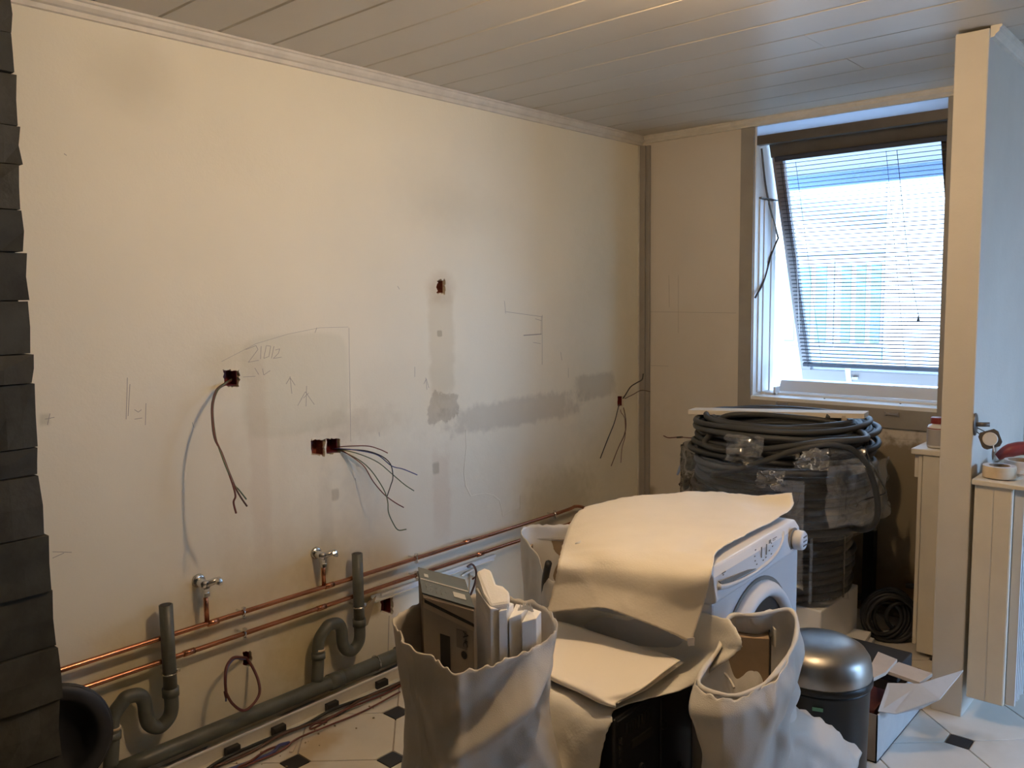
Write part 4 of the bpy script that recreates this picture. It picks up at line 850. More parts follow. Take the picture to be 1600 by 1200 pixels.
# open front edge of the flap: light strip, dark slot
G().prism([(0, -.003, CH - .003), (CW, -.003, CH - .001), (CW, -.003, CH - .028), (.01, -.003, CH - .008)], (0, .002, 0)).build('flap_edge', M['cardtan'], **B)
G().prism([(0.004, -.0035, CH - .008), (CW, -.0035, CH - .030), (CW, -.0035, CH - .036), (.004, -.0035, CH - .016)], (0, .003, 0)).build('gap_shadow', M['ink'], **B)
G().prism([(0, -.004, CH - .014), (CW, -.004, CH - .036), (CW, -.004, CH - .046), (0, -.004, CH - .026)], (0, .003, 0)).build('tuck_flap', M['cardtan'], **B)
G().bb(CW * .33, CW * .53, -.0025, .0, .10, CH - .075).build('dark_print_bar', M['ink'], **B)
G().lathe([(.0, 0), (.0085, 0), (.0085, .001), (0, .001)], 16, (CW * .80, -.001, CH - .105), rot_to((0, -1, 0))).build('printed_dot', M['ink'], **B)
G().bb(CW * .66, CW * .86, -.0022, .0, CH - .092, CH - .052).build('energy_label', M['inkgrey'], **B)
def text(body, size, loc, rot, m, parent, name='printed_letters', local=True, ext=.0004):
    cu = bpy.data.curves.new('t', 'FONT'); cu.body = body; cu.size = size; cu.extrude = ext; cu.resolution_u = 2
    o = bpy.data.objects.new('t', cu); COL.objects.link(o)
    dg = bpy.context.evaluated_depsgraph_get(); me = bpy.data.meshes.new_from_object(o.evaluated_get(dg)); bpy.data.objects.remove(o)
    q = bpy.data.objects.new(name, me); COL.objects.link(q); me.materials.clear(); me.materials.append(m)
    q.parent = parent; q.location = loc; q.rotation_euler = rot; return q
text('A+', .022, (CW * .785, -.0026, CH - .052), (math.pi / 2, math.pi / 2, 0), M['ink'], ct)
text('C', .018, (CW * .785, -.0026, CH - .074), (math.pi / 2, math.pi / 2, 0), M['ink'], ct).name = 'printed_letters'
qx = Vector(tuple(q1 - q0)) / CW; qx.z = 0; qy = Vector(tuple(q3 - q0)) / CD; qy.z = 0; lean = Vector((.02, .02, 1))
SHM = Matrix(((qx.x, qy.x, 0, 0), (qx.y, qy.y, 0, 0), (0, 0, 1, 0), (0, 0, 0, 1)))
for ch in ct.children: ch.data.transform(SHM @ ch.matrix_basis); ch.matrix_basis = Matrix.Identity(4)
# polystyrene pieces in the sack
def block(pts, h, lab, name='foam_block', bev=.006):
    g = G().prism([tuple(p) for p in pts], h); o = g.build(name, M['poly'], None, bevel=bev, origin=pts[0]); return tag(o, lab, 'packaging foam', 'foam packing in the rubble sack')
def vdown(z0, z1, dx_=0, dy_=0): return (dx_, dy_, z1 - z0)
def PD(px, py, d): r = ray(px, py); return CAM + r * d / math.hypot(r[0], r[1])
block([PD(744, 892, 1.80), PD(757, 886, 1.81), PD(768, 890, 1.81), PD(776, 912, 1.78), PD(786, 914, 1.78), PD(797, 925, 1.77), PD(797, 942, 1.74), PD(766, 947, 1.73), PD(755, 925, 1.755)], (-.004, -.004, -.045), 'tallest white foam piece with a notched top in the rubble sack')
block([PD(743, 918, 1.78), PD(766, 951, 1.725), PD(780, 951, 1.735), PD(776, 918, 1.80)], (0, 0, -.33), 'upright foam slab below the notched piece in the rubble sack', bev=.002)
block([PD(779, 955, 1.725), PD(792, 952, 1.735), PD(803, 943, 1.78), PD(794, 940, 1.79)], (0, 0, -.33), 'narrow bluish foam strip right of the notched piece', bev=.002)
jag = block([PD(795, 966, 1.735), PD(815, 958, 1.75), PD(826, 947, 1.80), PD(806, 943, 1.82)], (0, 0, -.32), 'foam slab with a jagged top, third from the carton', bev=.002)
block([PD(815, 972, 1.735), PD(838, 966, 1.75), PD(846, 955, 1.79), PD(828, 949, 1.80)], (0, 0, -.31), 'foam slab nearest the right rim of the rubble sack', bev=.002)
g = G()
for k in range(9):
    p = PD(808 + k * 2.6, 950 + abs(k - 4) * 1.2, 1.775); g.prism([tuple(p), tuple(p + np.array([.005, .005, 0])), tuple(p + np.array([.002, .003, .010 + .006 * (k % 2)]))], (.004, -.004, 0))
g.build('broken_edge', M['poly'], jag)

# ================================================================ SACK behind the washing machine
c3 = np.array([-1.845, 2.30])
rim3 = np.array([PZ(a, b, z) for a, b, z in ((817, 832, .665), (838, 862, .63), (858, 905, .585), (900, 900, .60), (915, 850, .64), (895, 825, .67), (858, 821, .675), (828, 822, .672))])
cR3 = rim3[:, :2].mean(axis=0)
def rl(rimx, cx, z, s, off=(0, 0)): r = rimx.copy(); r[:, :2] = cx + np.array(off) + (r[:, :2] - cx) * s; r[:, 2] = z; return r
b3 = bag([rl(rim3, cR3, .004, .6), rl(rim3, cR3, .03, .95), rl(rim3, cR3, .25, 1.0), rl(rim3, cR3, .45, 1.0), rl(rim3, cR3, .56, 1.02), rim3], 6.6, amp=.008, f=7, rag=.004, inner=.6, nu=100, nv=50)
o = b3.build('rubble_sack', M['bag2'], None, smooth=True, origin=(cR3[0], cR3[1], 0)); tag(o, 'open white sack between the left wall and the washing machine', 'sack')
pb = PZ(868, 850, .60)
o = root('cardboard_piece', (pb[0], pb[1], .35), 'folded brown cardboard inside the sack beside the copper pipes', 'cardboard', .5)
G().bb(-.085, .085, -.006, .0, 0, .27).build('panel', M['card'], o, local=True); G().bb(-.09, -.084, -.10, .0, 0, .25).build('flap', M['card'], o, local=True); G().box((.0, .01, .28), (.14, .05, .006), 0, Matrix.Rotation(.5, 3, 'X')).build('crumpled_film', M['film2'], o, local=True)

# ================================================================ RUBBLE BAG, right
rim2 = np.array([PZ(a, b, z) for a, b, z in ((1092, 1068, .70), (1150, 1088, .69), (1205, 1060, .70), (1243, 1000, .72), (1236, 955, .73), (1180, 962, .73), (1140, 965, .72), (1125, 1010, .70))])
cR2 = rim2[:, :2].mean(axis=0); print('bag2 centre', cR2, rim2)
def fold2(a, z):
    w = .013 * math.exp(-((z - .655) / .035) ** 2) - .018 * math.exp(-((z - .54) / .05) ** 2)
    if -140 < a < 40: t = (a + 140) / 180; zr = .30 + .30 * t; w += .020 * math.exp(-((z - zr) / .03) ** 2) - .012 * math.exp(-((z - zr - .06) / .03) ** 2)
    w += .010 * math.exp(-((a + 60 - 80 * (z - .5)) / 5) ** 2)
    return w
b2 = bag([rl(rim2, cR2, .004, .62, (.02, -.02)), rl(rim2, cR2, .03, 1.0, (.02, -.02)), rl(rim2, cR2, .25, 1.02, (.02, -.02)), rl(rim2, cR2, .46, .98, (.01, -.01)), rl(rim2, cR2, .60, 1.03, (.005, 0)), rl(rim2, cR2, .66, 1.06), rim2], 11.3, fn=fold2, amp=.010, f=6, rag=.004, inner=.7, nu=150, nv=80, amp2=.005)
o = b2.build('rubble_sack', M['bag2'], None, smooth=True, origin=(cR2[0], cR2[1], 0)); tag(o, 'open white sack with a rolled rim between the oven and the steel-lidded bin', 'sack')
rr = [cr(rim2, k / 40) + np.array([0, 0, .001]) for k in range(40)]
G().tube(rr, [.004 + .003 * abs(math.sin(k * .7)) for k in range(40)], 8, closed=True, sub=3).build('rolled_rim', M['bag2'], o, smooth=True)
p = PZ(1165, 1030, .60)
ci = root('cardboard_box', (p[0], p[1], .405), 'small brown box standing inside the right-hand white sack', 'box', .5)
G().bb(-.055, .055, -.04, .03, 0, .27).build('carton', M['card'], ci, local=True, bevel=.002); G().bb(.056, .060, -.038, .03, .02, .275).build('edge_strip', M['ink'], ci, local=True); G().box((.068, -.01, .265), (.004, .022, .045), .2).build('paper_tag', M['paper'], ci, local=True)
o = G().tube([PZ(1120, 1060, .60), PZ(1130, 1052, .62), PZ(1140, 1062, .61), PZ(1147, 1075, .60)], .004, 6).build('rope_end', M['trim'], None, origin=PZ(1120, 1060, .6)); tag(o, 'short loose cord inside the right-hand white sack', 'cord')
# slumped sack lower right
cs_ = np.array([-.60, 1.66])
rimS = np.array([[-.80, 1.60, .27], [-.70, 1.50, .25], [-.58, 1.48, .22], [-.46, 1.56, .18], [-.44, 1.70, .17], [-.55, 1.80, .22], [-.66, 1.84, .28], [-.76, 1.74, .30]])
# ================================================================ BIN
bn = root('pedal_bin', (-.90, 2.32, 0), 'black waste bin with a dented stainless steel dome lid', 'bin')
br = .137; bc = (-.90, 2.32)
G().lathe([(.0, .0), (.125, .0), (.130, .006), (br - .003, .30), (br, .425), (br + .003, .430), (br + .003, .438)], 48, (*bc, 0)).build('bin_body', M['blackplastic'], bn, smooth=True)
G().lathe([(br + .003, .438), (br + .007, .440), (br + .007, .455), (br + .002, .460)], 48, (*bc, 0), cap=False).build('collar', M['blackplastic'], bn, smooth=True)
prof = [(br + .004, .456), (br + .005, .462), (br + .004, .485), (br - .001, .510), (br - .014, .530), (br - .04, .545), (br - .075, .552), (br - .11, .554), (0, .555)]
g = G().lathe(prof, 56, (*bc, 0)); g.v = [tuple(np.array(p) * 1.0 + np.array([0, 0, -.006 * max(0, 1 - ((p[0] - bc[0] + .07) ** 2 + (p[1] - bc[1] + .08) ** 2) / .002)])) for p in g.v]
g.build('dome_lid', M['steel'], bn, smooth=True)
p = PX(1322, 1100, bc[0] + .04); q = Vector((.35, -.93, 0)).normalized()
G().box((bc[0] + q.x * (br + .003), bc[1] + q.y * (br + .003), .405), (.028, .003, .009), math.atan2(q.y, q.x) + math.pi / 2).build('sticker', M['green'], bn)

A = [[PZ(1150, 1150, .30), PZ(1195, 1120, .20), PZ(1245, 1118, .10), PZ(1300, 1130, .06), PZ(1345, 1160, .03)],
     [PZ(1165, 1128, .50), PZ(1207, 1110, .50), PZ(1248, 1126, .47), PZ(1293, 1150, .40), PZ(1335, 1190, .30)],
     [PZ(1160, 1190, .49), PZ(1200, 1165, .50), PZ(1240, 1175, .46), PZ(1285, 1200, .38), PZ(1320, 1235, .28)],
     [PZ(1150, 1280, .40), PZ(1195, 1250, .40), PZ(1235, 1260, .34), PZ(1280, 1280, .26), PZ(1310, 1300, .18)],
     [PZ(1160, 1420, .20), PZ(1200, 1410, .16), PZ(1245, 1400, .12), PZ(1285, 1390, .08), PZ(1320, 1380, .05)],
     [PZ(1165, 1560, .006), PZ(1210, 1540, .006), PZ(1250, 1510, .006), PZ(1290, 1480, .006), PZ(1330, 1450, .006)]]
o = sheet(A, 14, 14, 21, 5.5, .022, 14, .005).build('slumped_sack', M['bag2'], None, smooth=True, origin=(-.7, 1.75, 0), solid=.003); tag(o, 'slumped white sack on the floor in front of the steel-lidded bin', 'sack')

# ================================================================ COIL STACK
CX, CY = -1.58, 3.57
st = root('foam_crate', (CX + .12, CY, 0), 'white polystyrene blocks stacked beneath the conduit coils', 'packaging')
G().bb(-1.50, -1.285, 3.32, 3.74, .0, .245).build('upright_block', M['poly'], st, bevel=.006)
G().bb(-1.66, -1.52, 3.34, 3.70, .0, .245).build('side_block', M['cardtan'], st, bevel=.004)
G().bb(-1.90, -1.70, 3.40, 3.80, .0, .245).build('rear_block', M['poly'], st, bevel=.006)
bd = []
for k, (z, dx_) in enumerate(((.02, 0), (.045, -.015))):
    o = G().box((-1.22 + dx_, 3.50, z), (.09, .42, .018), .12).build('foam_board', M['poly'], None, bevel=.002, origin=(-1.22, 3.5, z - .009)); tag(o, ('lower' if k == 0 else 'upper') + ' thin pale board beside the polystyrene blocks under the coils', 'board', 'thin boards under the coils')
def torus_coil(cx, cy, z0, z1, R0, tr, layers, cols, corr, seed, m, name, parent=None, seg=150, wob=.010, origin=None, colsp=1.9):
    random.seed(seed); g = G()
    for l in range(layers):
        for c_ in range(cols):
            zz = z0 + tr + (z1 - z0 - 2 * tr) * (l / max(1, layers - 1)); R = R0 - tr - c_ * colsp * tr + random.uniform(-wob, wob) * .4
            ox, oy = random.uniform(-wob, wob), random.uniform(-wob, wob); ph = random.uniform(0, 6); tz = random.uniform(-wob, wob) * .4; pts = []
            rad = []
            for k in range(seg):
                a = 2 * math.pi * k / seg; rr = R + wob * .5 * math.sin(2 * a + ph) + wob * .3 * math.sin(5 * a + ph)
                pts.append((cx + ox + rr * math.cos(a), cy + oy + rr * math.sin(a), zz + tz * math.sin(a + ph) + wob * .25 * math.sin(3 * a + ph))); rad.append(tr * (1.0 if k % 2 else (.86 if corr else 1)))
            g.tube(pts, rad, 7, closed=True, spline=False)
    return g.build(name, m, parent, smooth=True, origin=origin)
co1 = torus_coil(-1.60, CY, .255, .535, .335, .0145, 9, 2, True, 3, M['conduit'], 'conduit_coil', origin=(-1.60, CY, .25), seg=200, wob=.006); tag(co1, 'lower coil of grey corrugated conduit, smaller, above the foam blocks', 'conduit coil')
co2 = torus_coil(-1.575, CY, .55, .825, .385, .0145, 9, 2, True, 5, M['conduit'], 'conduit_coil', origin=(-1.575, CY, .545), seg=220, wob=.010); tag(co2, 'wider film-wrapped coil of grey conduit between the cable coil and the lower coil', 'conduit coil')
# straps on the lower coil
for a in (-1.25, -.72, -.2):
    x, y = -1.60 + .342 * math.cos(a), CY + .342 * math.sin(a); t = Vector((-math.sin(a), math.cos(a), 0)) * .006; n = Vector((math.cos(a), math.sin(a), 0))
    G().prism([Vector((x, y, .258)) - t, Vector((x, y, .258)) + t, Vector((x, y, .534)) + t, Vector((x, y, .534)) - t], n * .002).build('strap', M['film2'], co1)
# black cable coil on top: loose loops
random.seed(8); g = G(); tr = .0125
for k in range(24):
    z = .858 + (k // 4) * .025 + random.uniform(-.004, .004); R = .372 - (k % 4) * .026 - .012 * (k // 4 == 5) + random.uniform(-.012, .012); ox, oy = random.uniform(-.020, .020), random.uniform(-.02, .02); ph = random.uniform(0, 6.3); tl = random.uniform(.003, .014)
    g.tube([(CX + ox + R * 1.03 * math.cos(a), CY + oy + R * .95 * math.sin(a), z + tl * math.sin(a + ph) + .005 * math.sin(3 * a + ph)) for a in np.linspace(0, 2 * math.pi, 25)[:-1]], tr, 9, closed=True, sub=4)
cc = g.build('cable_coil', M['cable'], None, smooth=True, origin=(CX, CY, .83)); tag(cc, 'coil of thick dark grey cable on top of the wrapped conduit coils', 'cable coil')
yy = 3.22
G().tube([PY(1150, 668, 3.3), PY(1110, 680, 3.26), PY(1103, 697, 3.24), PY(1150, 705, 3.2), PY(1230, 698, 3.18), PY(1290, 690, 3.2), PY(1335, 688, 3.26), PY(1355, 684, 3.35), PY(1340, 674, 3.5), PY(1300, 668, 3.6)], tr, 9).build('loop', M['cable'], cc, smooth=True)
G().tube([PY(1112, 742, 3.2), PY(1150, 735, 3.17), PY(1200, 718, 3.16), PY(1250, 702, 3.16), PY(1300, 694, 3.2), PY(1340, 708, 3.28), PY(1362, 745, 3.33), PY(1371, 785, 3.36), PY(1368, 815, 3.38), PY(1350, 828, 3.42), PY(1325, 823, 3.46), PY(1290, 818, 3.40)], tr * .95, 9).build('loose_end', M['cable'], cc, smooth=True)
G().tube([PY(1105, 668, 3.42), PY(1135, 650, 3.45), PY(1180, 648, 3.5), PY(1240, 652, 3.5), PY(1300, 660, 3.55), PY(1340, 680, 3.6)], tr, 9).build('loop', M['cable'], cc, smooth=True)
G().tube([PY(1290, 650, 3.55), PY(1325, 660, 3.6), PY(1350, 680, 3.6), PY(1352, 700, 3.6)], tr, 9).build('loop', M['cable'], cc, smooth=True)
o = G().tube([PY(1350, 690, 3.5), PY(1358, 715, 3.48), PY(1372, 745, 3.45), PY(1384, 768, 3.42), PY(1370, 775, 3.42), PY(1345, 783, 3.42), PY(1338, 792, 3.42)], .0028, 6).build('thin_wire', M['w_blk'], None, smooth=True, origin=PY(1350, 690, 3.5)); tag(o, 'thin black wire bent out to the right of the coils', 'wire')
o = G().tube([PY(1037, 681, 3.95), PY(1045, 684, 3.92), PY(1062, 683, 3.88), PY(1082, 684, 3.8), PY(1095, 679, 3.75), PY(1104, 672, 3.7)], .003, 6).build('thin_wire', M['w_red'], None, smooth=True, origin=PY(1037, 681, 3.95)); tag(o, 'red wire sticking out to the left of the cable coil', 'wire')
G().tube([PY(1058, 683.5, 3.89), PY(1066, 683, 3.87)], .005, 6, spline=False).build('tape_knot', M['ink'], o)
# stretch film round the coils
def film_patch(a0, a1, z0, z1, R, seed, nm, m, label=None, parent=None, flare=.03, cx=-1.58):
    nu, nv = 46, 22; vs = []
    for i in range(nv + 1):
        for k in range(nu + 1):
            a = a0 + (a1 - a0) * k / nu; z = z0 + (z1 - z0) * i / nv
            q = Vector((a * 3.2 + seed, z * 9, seed)); r = R + .020 * (1 - 2 * abs(noise.noise(q))) + .009 * (1 - 2 * abs(noise.noise(q * 2.7))) + flare * max(0, (.25 - i / nv)) * 2 * (1 + noise.noise(q * 1.7))
            e = .03 * noise.noise(Vector((a * 4, seed, 1))) if i in (0,) else 0
            vs.append((cx + r * math.cos(a), CY + r * math.sin(a), z + e))
    g = G().add(vs, [(i * (nu + 1) + k, i * (nu + 1) + k + 1, (i + 1) * (nu + 1) + k + 1, (i + 1) * (nu + 1) + k) for i in range(nv) for k in range(nu)])
    return g.build(nm, m, parent, smooth=True)
film_patch(-3.5, -.1, .56, .85, .415, 1.3, 'film_wrap', M['film'], parent=co2)
film_patch(-3.25, -2.75, .56, .84, .425, 5.1, 'film_tail', M['film'], parent=co2, flare=.04)
film_patch(-1.15, -.95, .36, .80, .425, 8.2, 'film_tail', M['film2'], parent=co2, flare=.03)
film_patch(-.75, .1, .62, .86, .43, 12.2, 'film_tail', M['film2'], parent=co2, flare=.05)
film_patch(-3.3, -.2, .26, .53, .352, 3.3, 'film_wrap', M['film'], parent=co1, flare=.0, cx=-1.60)
# crumpled film knots on top
for i, (px, py, s, l) in enumerate(((1165, 702, .085, 'crumpled clear film on the front left of the cable coil'), (1205, 748, .060, 'rolled clear film twist in front of the conduit coils'), (1270, 715, .065, 'crumpled clear film under the cable loop, right of centre'), (1325, 718, .07, 'bluish clear film bunched at the right of the conduit coils'))):
    p = Vector(PY(px, py, 3.17 if i < 3 else 3.3)); g = G(); nu, nv = 18, 14; vs = []
    for a in range(nv + 1):
        for b in range(nu + 1):
            u = (b / nu - .5) * 2; v = (a / nv - .5) * 2; q = Vector((u * 1.6 + i * 5, v * 1.6, i)); h = noise.noise(q) * .5 + (1 - 2 * abs(noise.noise(q * 2.3))) * .30
            vs.append((p.x + u * s, p.y + h * s * .7 - .02, p.z + v * s * .65 + .2 * s * noise.noise(q * 1.3)))
    g.add(vs, [(a * (nu + 1) + b, a * (nu + 1) + b + 1, (a + 1) * (nu + 1) + b + 1, (a + 1) * (nu + 1) + b) for a in range(nv) for b in range(nu)])
    o = g.build('film_scrap', M['film2'], None, smooth=True, origin=p); tag(o, l, 'plastic film')
o = G().tube([PY(1083, 700, 3.62), PY(1070, 715, 3.66), PY(1063, 730, 3.7), PY(1058, 742, 3.7)], [.002, .004, .009, .006], 6).build('cable_tie', mat('translucent_blue_film', (.32, .38, .52), .3), None, smooth=True, origin=PY(1083, 700, 3.62)); tag(o, 'bluish plastic tail sticking out left of the wrapped coil', 'plastic strip')
# board lying on top of the coil
p0 = PY(1081, 642, 3.50); p1 = PY(1354, 648, 3.62); L_ = Vector(p1 - p0).length; a_ = math.atan2(p1[1] - p0[1], p1[0] - p0[0])
bo = root('white_board', tuple((Vector(p0) + Vector(p1)) / 2), 'long thin white board lying across the top of the cable coil', 'board', a_)
print('board', p0, p1, L_)
ty = -math.atan2(p1[2] - p0[2], L_)
G().box((0, 0, 0), (L_, .10, .021), 0, Matrix.Rotation(ty, 3, 'Y')).build('plank', M['boardpaint'], bo, local=True, bevel=.001)
G().box((L_ * .39, -.03, .001), (.020, .045, .023), .3, None).build('notch_clip', M['cardtan'], bo, local=True)
# dark upright at the right of the coils
db = root('black_post', (-1.16, 3.72, 0), 'black upright bar standing behind the right side of the coils', 'post')
xa = PY(1322, 790, 3.70); 
G().bb(xa[0] - .018, xa[0] + .03, 3.98, 4.03, .0, .66).build('bar', M['rub'], db); G().bb(xa[0] - .05, xa[0] + .03, 3.97, 4.04, .64, .68).build('cap', M['rub'], db)

# pipe along the foot of the window wall, radiator stub
o = G().tube([(-1.75, BW - .05, .085), (-1.35, BW - .05, .078), (-1.0, BW - .05, .065)], .017, 10).build('floor_pipe', M['rub'], None, smooth=True, origin=(-1.3, BW - .05, .08)); tag(o, 'black pipe along the foot of the window wall behind the cables', 'pipe')
# dark cables heap
random.seed(12); g = G()
for k in range(11):
    c_ = PZ(1392 + random.uniform(-14, 14), 1015, .0); cx_, cy_ = c_[0] - .02, c_[1] + .06; R = random.uniform(.07, .12); ph = random.uniform(-.6, .6)
    g.tube([(cx_ + R * math.cos(a) * .8 + ph * .03, cy_ + math.cos(a + ph) * .05 + k * .006, .115 + (R) * math.sin(a)) for a in np.linspace(0, 2 * math.pi, 15)[:-1]], .009, 7, closed=True, sub=3)
o = g.build('cable_heap', M['rub'], None, smooth=True, origin=(-1.1, 3.6, 0)); tag(o, 'heap of black cable loops on the floor left of the cream radiator', 'cable')

# ================================================================ RADIATORS
ra = root('radiator', (-.98, 3.86, 0), 'cream radiator behind the pillar, its end seen left of it, holding the bottle', 'radiator')
RX0 = float(PY(1428, 715, 3.70)[0]) + .004
G().bb(RX0 + .030, -.848, 3.70, 4.06, .02, .865).build('end_panel', M['rad'], ra, bevel=.004)
G().bb(RX0 + .012, RX0 + .028, 3.705, 4.05, .05, .865).build('front_panel', M['rad'], ra, bevel=.003)
G().bb(RX0 - .006, RX0 + .010, 3.72, 4.05, .765, .865).build('upper_trim', M['rad'], ra, bevel=.002)
G().bb(RX0 - .014, -.848, 3.69, 4.06, .866, .890).build('top_cover', M['rad'], ra, bevel=.004)
G().tube([(RX0 + .012, 3.90, .238), (RX0 - .075, 3.90, .232)], .012, 10, spline=False).build('pipe_stub', M['rub'], ra, smooth=True)
rb = root('radiator', (-.66, 3.5, 0), 'cream finned radiator mounted right of the pillar, holding the tape rolls', 'radiator')
G().bb(-.722, -.603, 3.22, 4.0, .095, .868).build('end_panel', M['rad'], rb, bevel=.006)
G().bb(-.664, -.661, 3.217, 3.222, .10, .86).build('seam', M['trim'], rb)
G().prism([(-.728, 3.205, .868), (-.565, 3.205, .868), (-.565, 3.205, .882), (-.728, 3.205, .888)], (0, .8, 0)).build('top_cover', M['rad'], rb, bevel=.003)
for k in range(26): G().bb(-.602, -.572, 3.235 + k * .03, 3.248 + k * .03, .10 + .006 * (k % 2), .862).build('fin', M['fin'], rb, bevel=.002)
for z in (.2, .75): G().bb(-.739, -.722, 3.5, 3.56, z, z + .05).build('wall_bracket', M['rub'], rb)
# bottle
pb = PY(1459, 700, 3.77); bx_ = float(pb[0]) + .012
bt = root('glue_bottle', (bx_, 3.77, .892), 'white plastic bottle with a red screw cap on the left radiator', 'bottle')
G().lathe([(0, .0), (.036, .0), (.039, .004), (.039, .082), (.034, .092), (.024, .096), (.024, .10)], 28, (bx_, 3.77, .892)).build('bottle_body', M['label'], bt, smooth=True)
G().lathe([(.0, .100), (.027, .100), (.027, .122), (.025, .125), (0, .125)], 24, (bx_, 3.77, .892)).build('cap', M['redcap'], bt)
G().lathe([(.0395, .010), (.0395, .076)], 28, (bx_, 3.77, .892), cap=False).build('paper_label', M['labelpic'], bt, smooth=True)
G().lathe([(.0399, .078), (.0399, .082)], 28, (bx_, 3.77, .892), cap=False).build('red_stripe', M['redcap'], bt, smooth=True)
# tape rolls
tz = .890
tp = root('masking_tape', (-.657, 3.30, tz), 'roll of masking tape lying flat in front on the right radiator', 'tape roll')
def roll(parent, c_, r, ri, h, mo, mt):
    G().lathe([(r, 0), (r, h)], 40, c_, cap=False).build('tape_edge', mo, parent, smooth=True)
    G().lathe([(r, h), (ri + .003, h)], 40, c_, cap=False).build('tape_face', mt, parent)
    G().lathe([(ri + .003, h), (ri, h), (ri, 0), (r, 0)], 40, c_, cap=False).build('core', M['card'], parent, smooth=False)
roll(tp, (-.662, 3.29, tz), .052, .030, .040, M['tape'], M['tapew'])
tp2 = root('masking_tape', (-.61, 3.43, tz), 'second tape roll behind the first, half in clear film, on the right radiator', 'tape roll')
roll(tp2, (-.622, 3.435, tz), .055, .040, .042, M['tapew'], M['tapew'])
o = sheet([[(-.60, 3.22, tz + .003), (-.56, 3.25, tz + .02), (-.52, 3.28, tz + .004)], [(-.60, 3.32, tz + .025), (-.55, 3.33, tz + .045), (-.50, 3.36, tz + .01)], [(-.58, 3.42, tz + .02), (-.54, 3.43, tz + .03), (-.50, 3.45, tz + .01)]], 8, 8, 2, 14, .008, 30, .003).build('film_scrap', M['film2'], None, smooth=True, origin=(-.56, 3.3, tz)); tag(o, 'crumpled clear film beside the tape rolls on the right radiator', 'plastic film')
rt = root('red_sealant_gun', (-.60, 3.62, tz), 'dark red tapered tool resting behind the tape rolls on the right radiator', 'tool')
G().tube([(-.725, 3.56, tz + .022), (-.685, 3.57, tz + .050), (-.62, 3.60, tz + .058), (-.45, 3.62, tz + .03)], [.014, .026, .026, .016], 14).build('barrel', M['redcap'], rt, smooth=True)
G().tube([(-.60, 3.58, tz + .03), (-.52, 3.56, tz + .018), (-.44, 3.55, tz + .014)], .012, 10).build('grip', mat('violet_grip', (.10, .08, .22), .5), rt, smooth=True)
# handle plate and dangling round socket on the partition face
hp = root('door_handle', (-.738, 3.30, 1.07), 'dark lever handle on an oval plate high on the wall right of the pillar', 'handle')
pc = PX(1523, 663, -.738)
G().lathe([(0, 0), (.021, 0), (.021, .004), (.018, .006), (0, .006)], 24, tuple(pc), Rx).build('backplate', M['darkalu'], hp)
hp.children[0].data.transform(Matrix.Translation(Vector(pc) - ORG[hp.name]) @ Matrix.Diagonal((1, 1.3, 1.9, 1)) @ Matrix.Translation(-(Vector(pc) - ORG[hp.name])))
G().tube([(pc[0] + .004, pc[1], pc[2]), (pc[0] + .045, pc[1] + .01, pc[2] + .002)], .008, 12, spline=False).build('lever', M['darkalu'], hp, smooth=True)
sc = Vector((-.655, 3.235, 1.030)); sc = Vector(PY(1547, 686, 3.24))
sk = root('socket_mechanism', tuple(sc), 'round socket insert dangling by its wires right of the pillar', 'socket')
Rn = rot_to((.25, -.95, .12)); Rz = Rn @ Matrix.Rotation(math.radians(35), 3, 'Z')
sq = [(-.020, -.032), (.020, -.032), (.030, -.022), (.032, -.018), (.032, .018), (.022, .030), (-.022, .030), (-.032, .018), (-.032, -.018), (-.028, -.026)]
g = G().prism([tuple(Rz @ Vector((a, b, 0)) + sc) for a, b in sq], tuple(Rz @ Vector((0, 0, .003)))); g.build('frame_plate', M['darkalu'], sk)
g = G().lathe([(0, .003), (.0235, .003), (.0235, .010), (.021, .012), (0, .012)], 26, tuple(sc), Rn); g.build('socket_face', M['trim'], sk)
G().lathe([(.02, -.02), (.022, .0)], 16, tuple(sc), Rn).build('rear_body', M['ink'], sk)
for k, (a, b) in enumerate((((1526, 668), (1538, 674)), ((1525, 674), (1536, 682)))): G().tube([PX(*a[:1], a[1], -.735) if False else PX(a[0], a[1], -.736), PY(b[0], b[1], 3.245)], .0018, 5, spline=False).build('lead', M['w_blk'], sk)
G().tube([sc + Vector((.012, -.008, -.018)), sc + Vector((.016, -.012, -.04))], .002, 5, spline=False).build('lead', M['label'], sk)

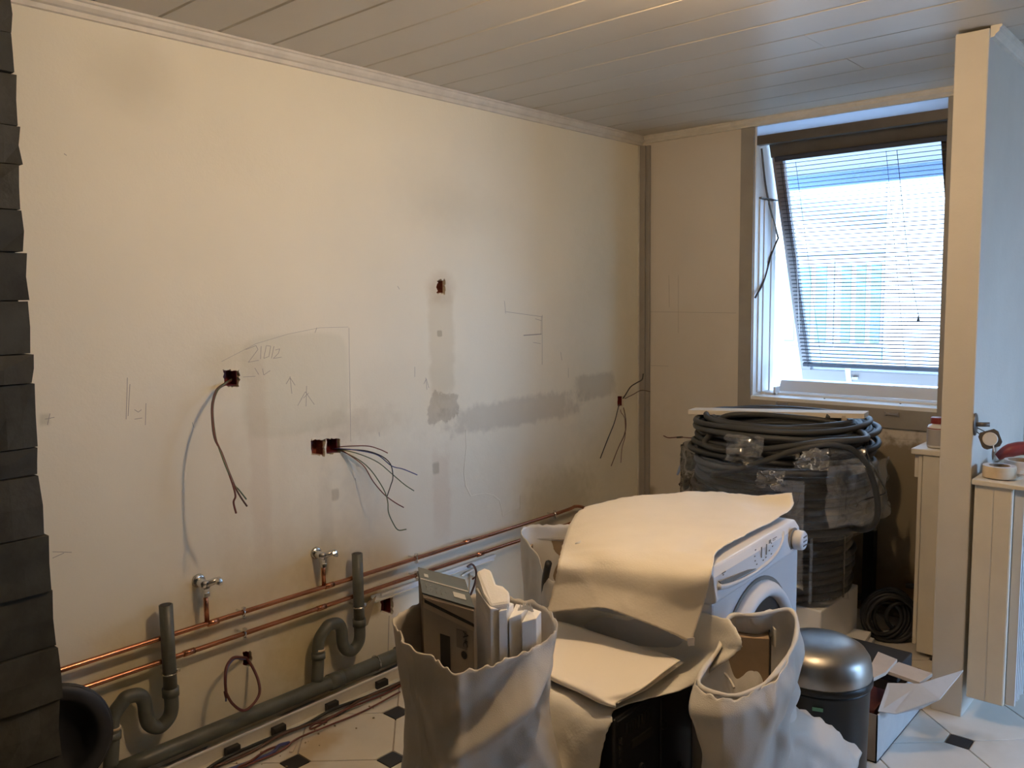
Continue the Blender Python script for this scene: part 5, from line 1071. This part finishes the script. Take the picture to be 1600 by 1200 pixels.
# ================================================================ OPEN CARDBOARD BOX lower right
bxr = root('open_cardboard_box', (-1.0, 2.97, 0), 'open cardboard box on the floor between the bin and the pillar, flap sticking out', 'box')
QX0, QX1, QY0, QY1, QH = -1.13, -.868, 2.74, 3.20, .165
G().bb(QX1 - .004, QX1, QY0, QY1, .002, QH).build('side_panel', M['cardwhite'], bxr)
G().bb(QX0, QX0 + .004, QY0, QY1, .002, QH).build('side_panel', M['cardwhite'], bxr)
G().bb(QX0, QX1, QY0, QY0 + .004, .002, QH).build('end_panel', M['cardside'], bxr)
G().bb(QX0, QX1, QY1 - .004, QY1, .002, QH).build('end_panel', M['cardside'], bxr)
G().bb(QX0, QX1, QY0, QY1, .002, .006).build('base', M['cardside'], bxr)
G().box((QX1 + .001, QY0 + .34, QH * .55), (.003, .075, .022)).build('hand_hole', M['ink'], bxr, bevel=.004)
fv = [PZ(1387, 1067, .235), PZ(1437, 1068, .245), PZ(1505, 1047, .275), PZ(1468, 1092, .215), PZ(1440, 1106, .175), PZ(1400, 1115, .17), PZ(1372, 1111, .175)]
g = G().prism([tuple(p) for p in fv], (0.001, .001, -.003)); g.build('outer_flap', M['cardwhite'], bxr)
for pts, z, m in ((((1362, 1036), (1372, 1018), (1402, 1030), (1384, 1050), (1364, 1060)), .255, 'cardtan'), (((1383, 1047), (1404, 1034), (1457, 1052), (1437, 1066)), .245, 'cardtan')):
    o = G().prism([tuple(PZ(a, b, z)) for a, b in pts], (0, 0, -.012)).build('board_offcut', M[m], None, bevel=.001, origin=PZ(*pts[0], z)); tag(o, 'tan board offcut resting on the open cardboard box, ' + ('beside the steel lid' if z > .25 else 'nearer the pillar'), 'board')
rc = root('red_package', (-.98, 2.85, .008), 'dark red package standing inside the open cardboard box', 'package')
G().bb(-1.10, -.90, 2.80, 2.98, .008, .15).build('wrapper', mat('maroon_print', (.10, .03, .03), .5, var=.5, vscale=30), rc, bevel=.004); G().bb(-.9, -.897, 2.79, 2.83, .06, .11).build('sticker', M['cardtan'], rc)
G().box((-1.0, 3.09, .20), (.22, .16, .06)).build('dark_pack', M['ink'], rc, bevel=.004)
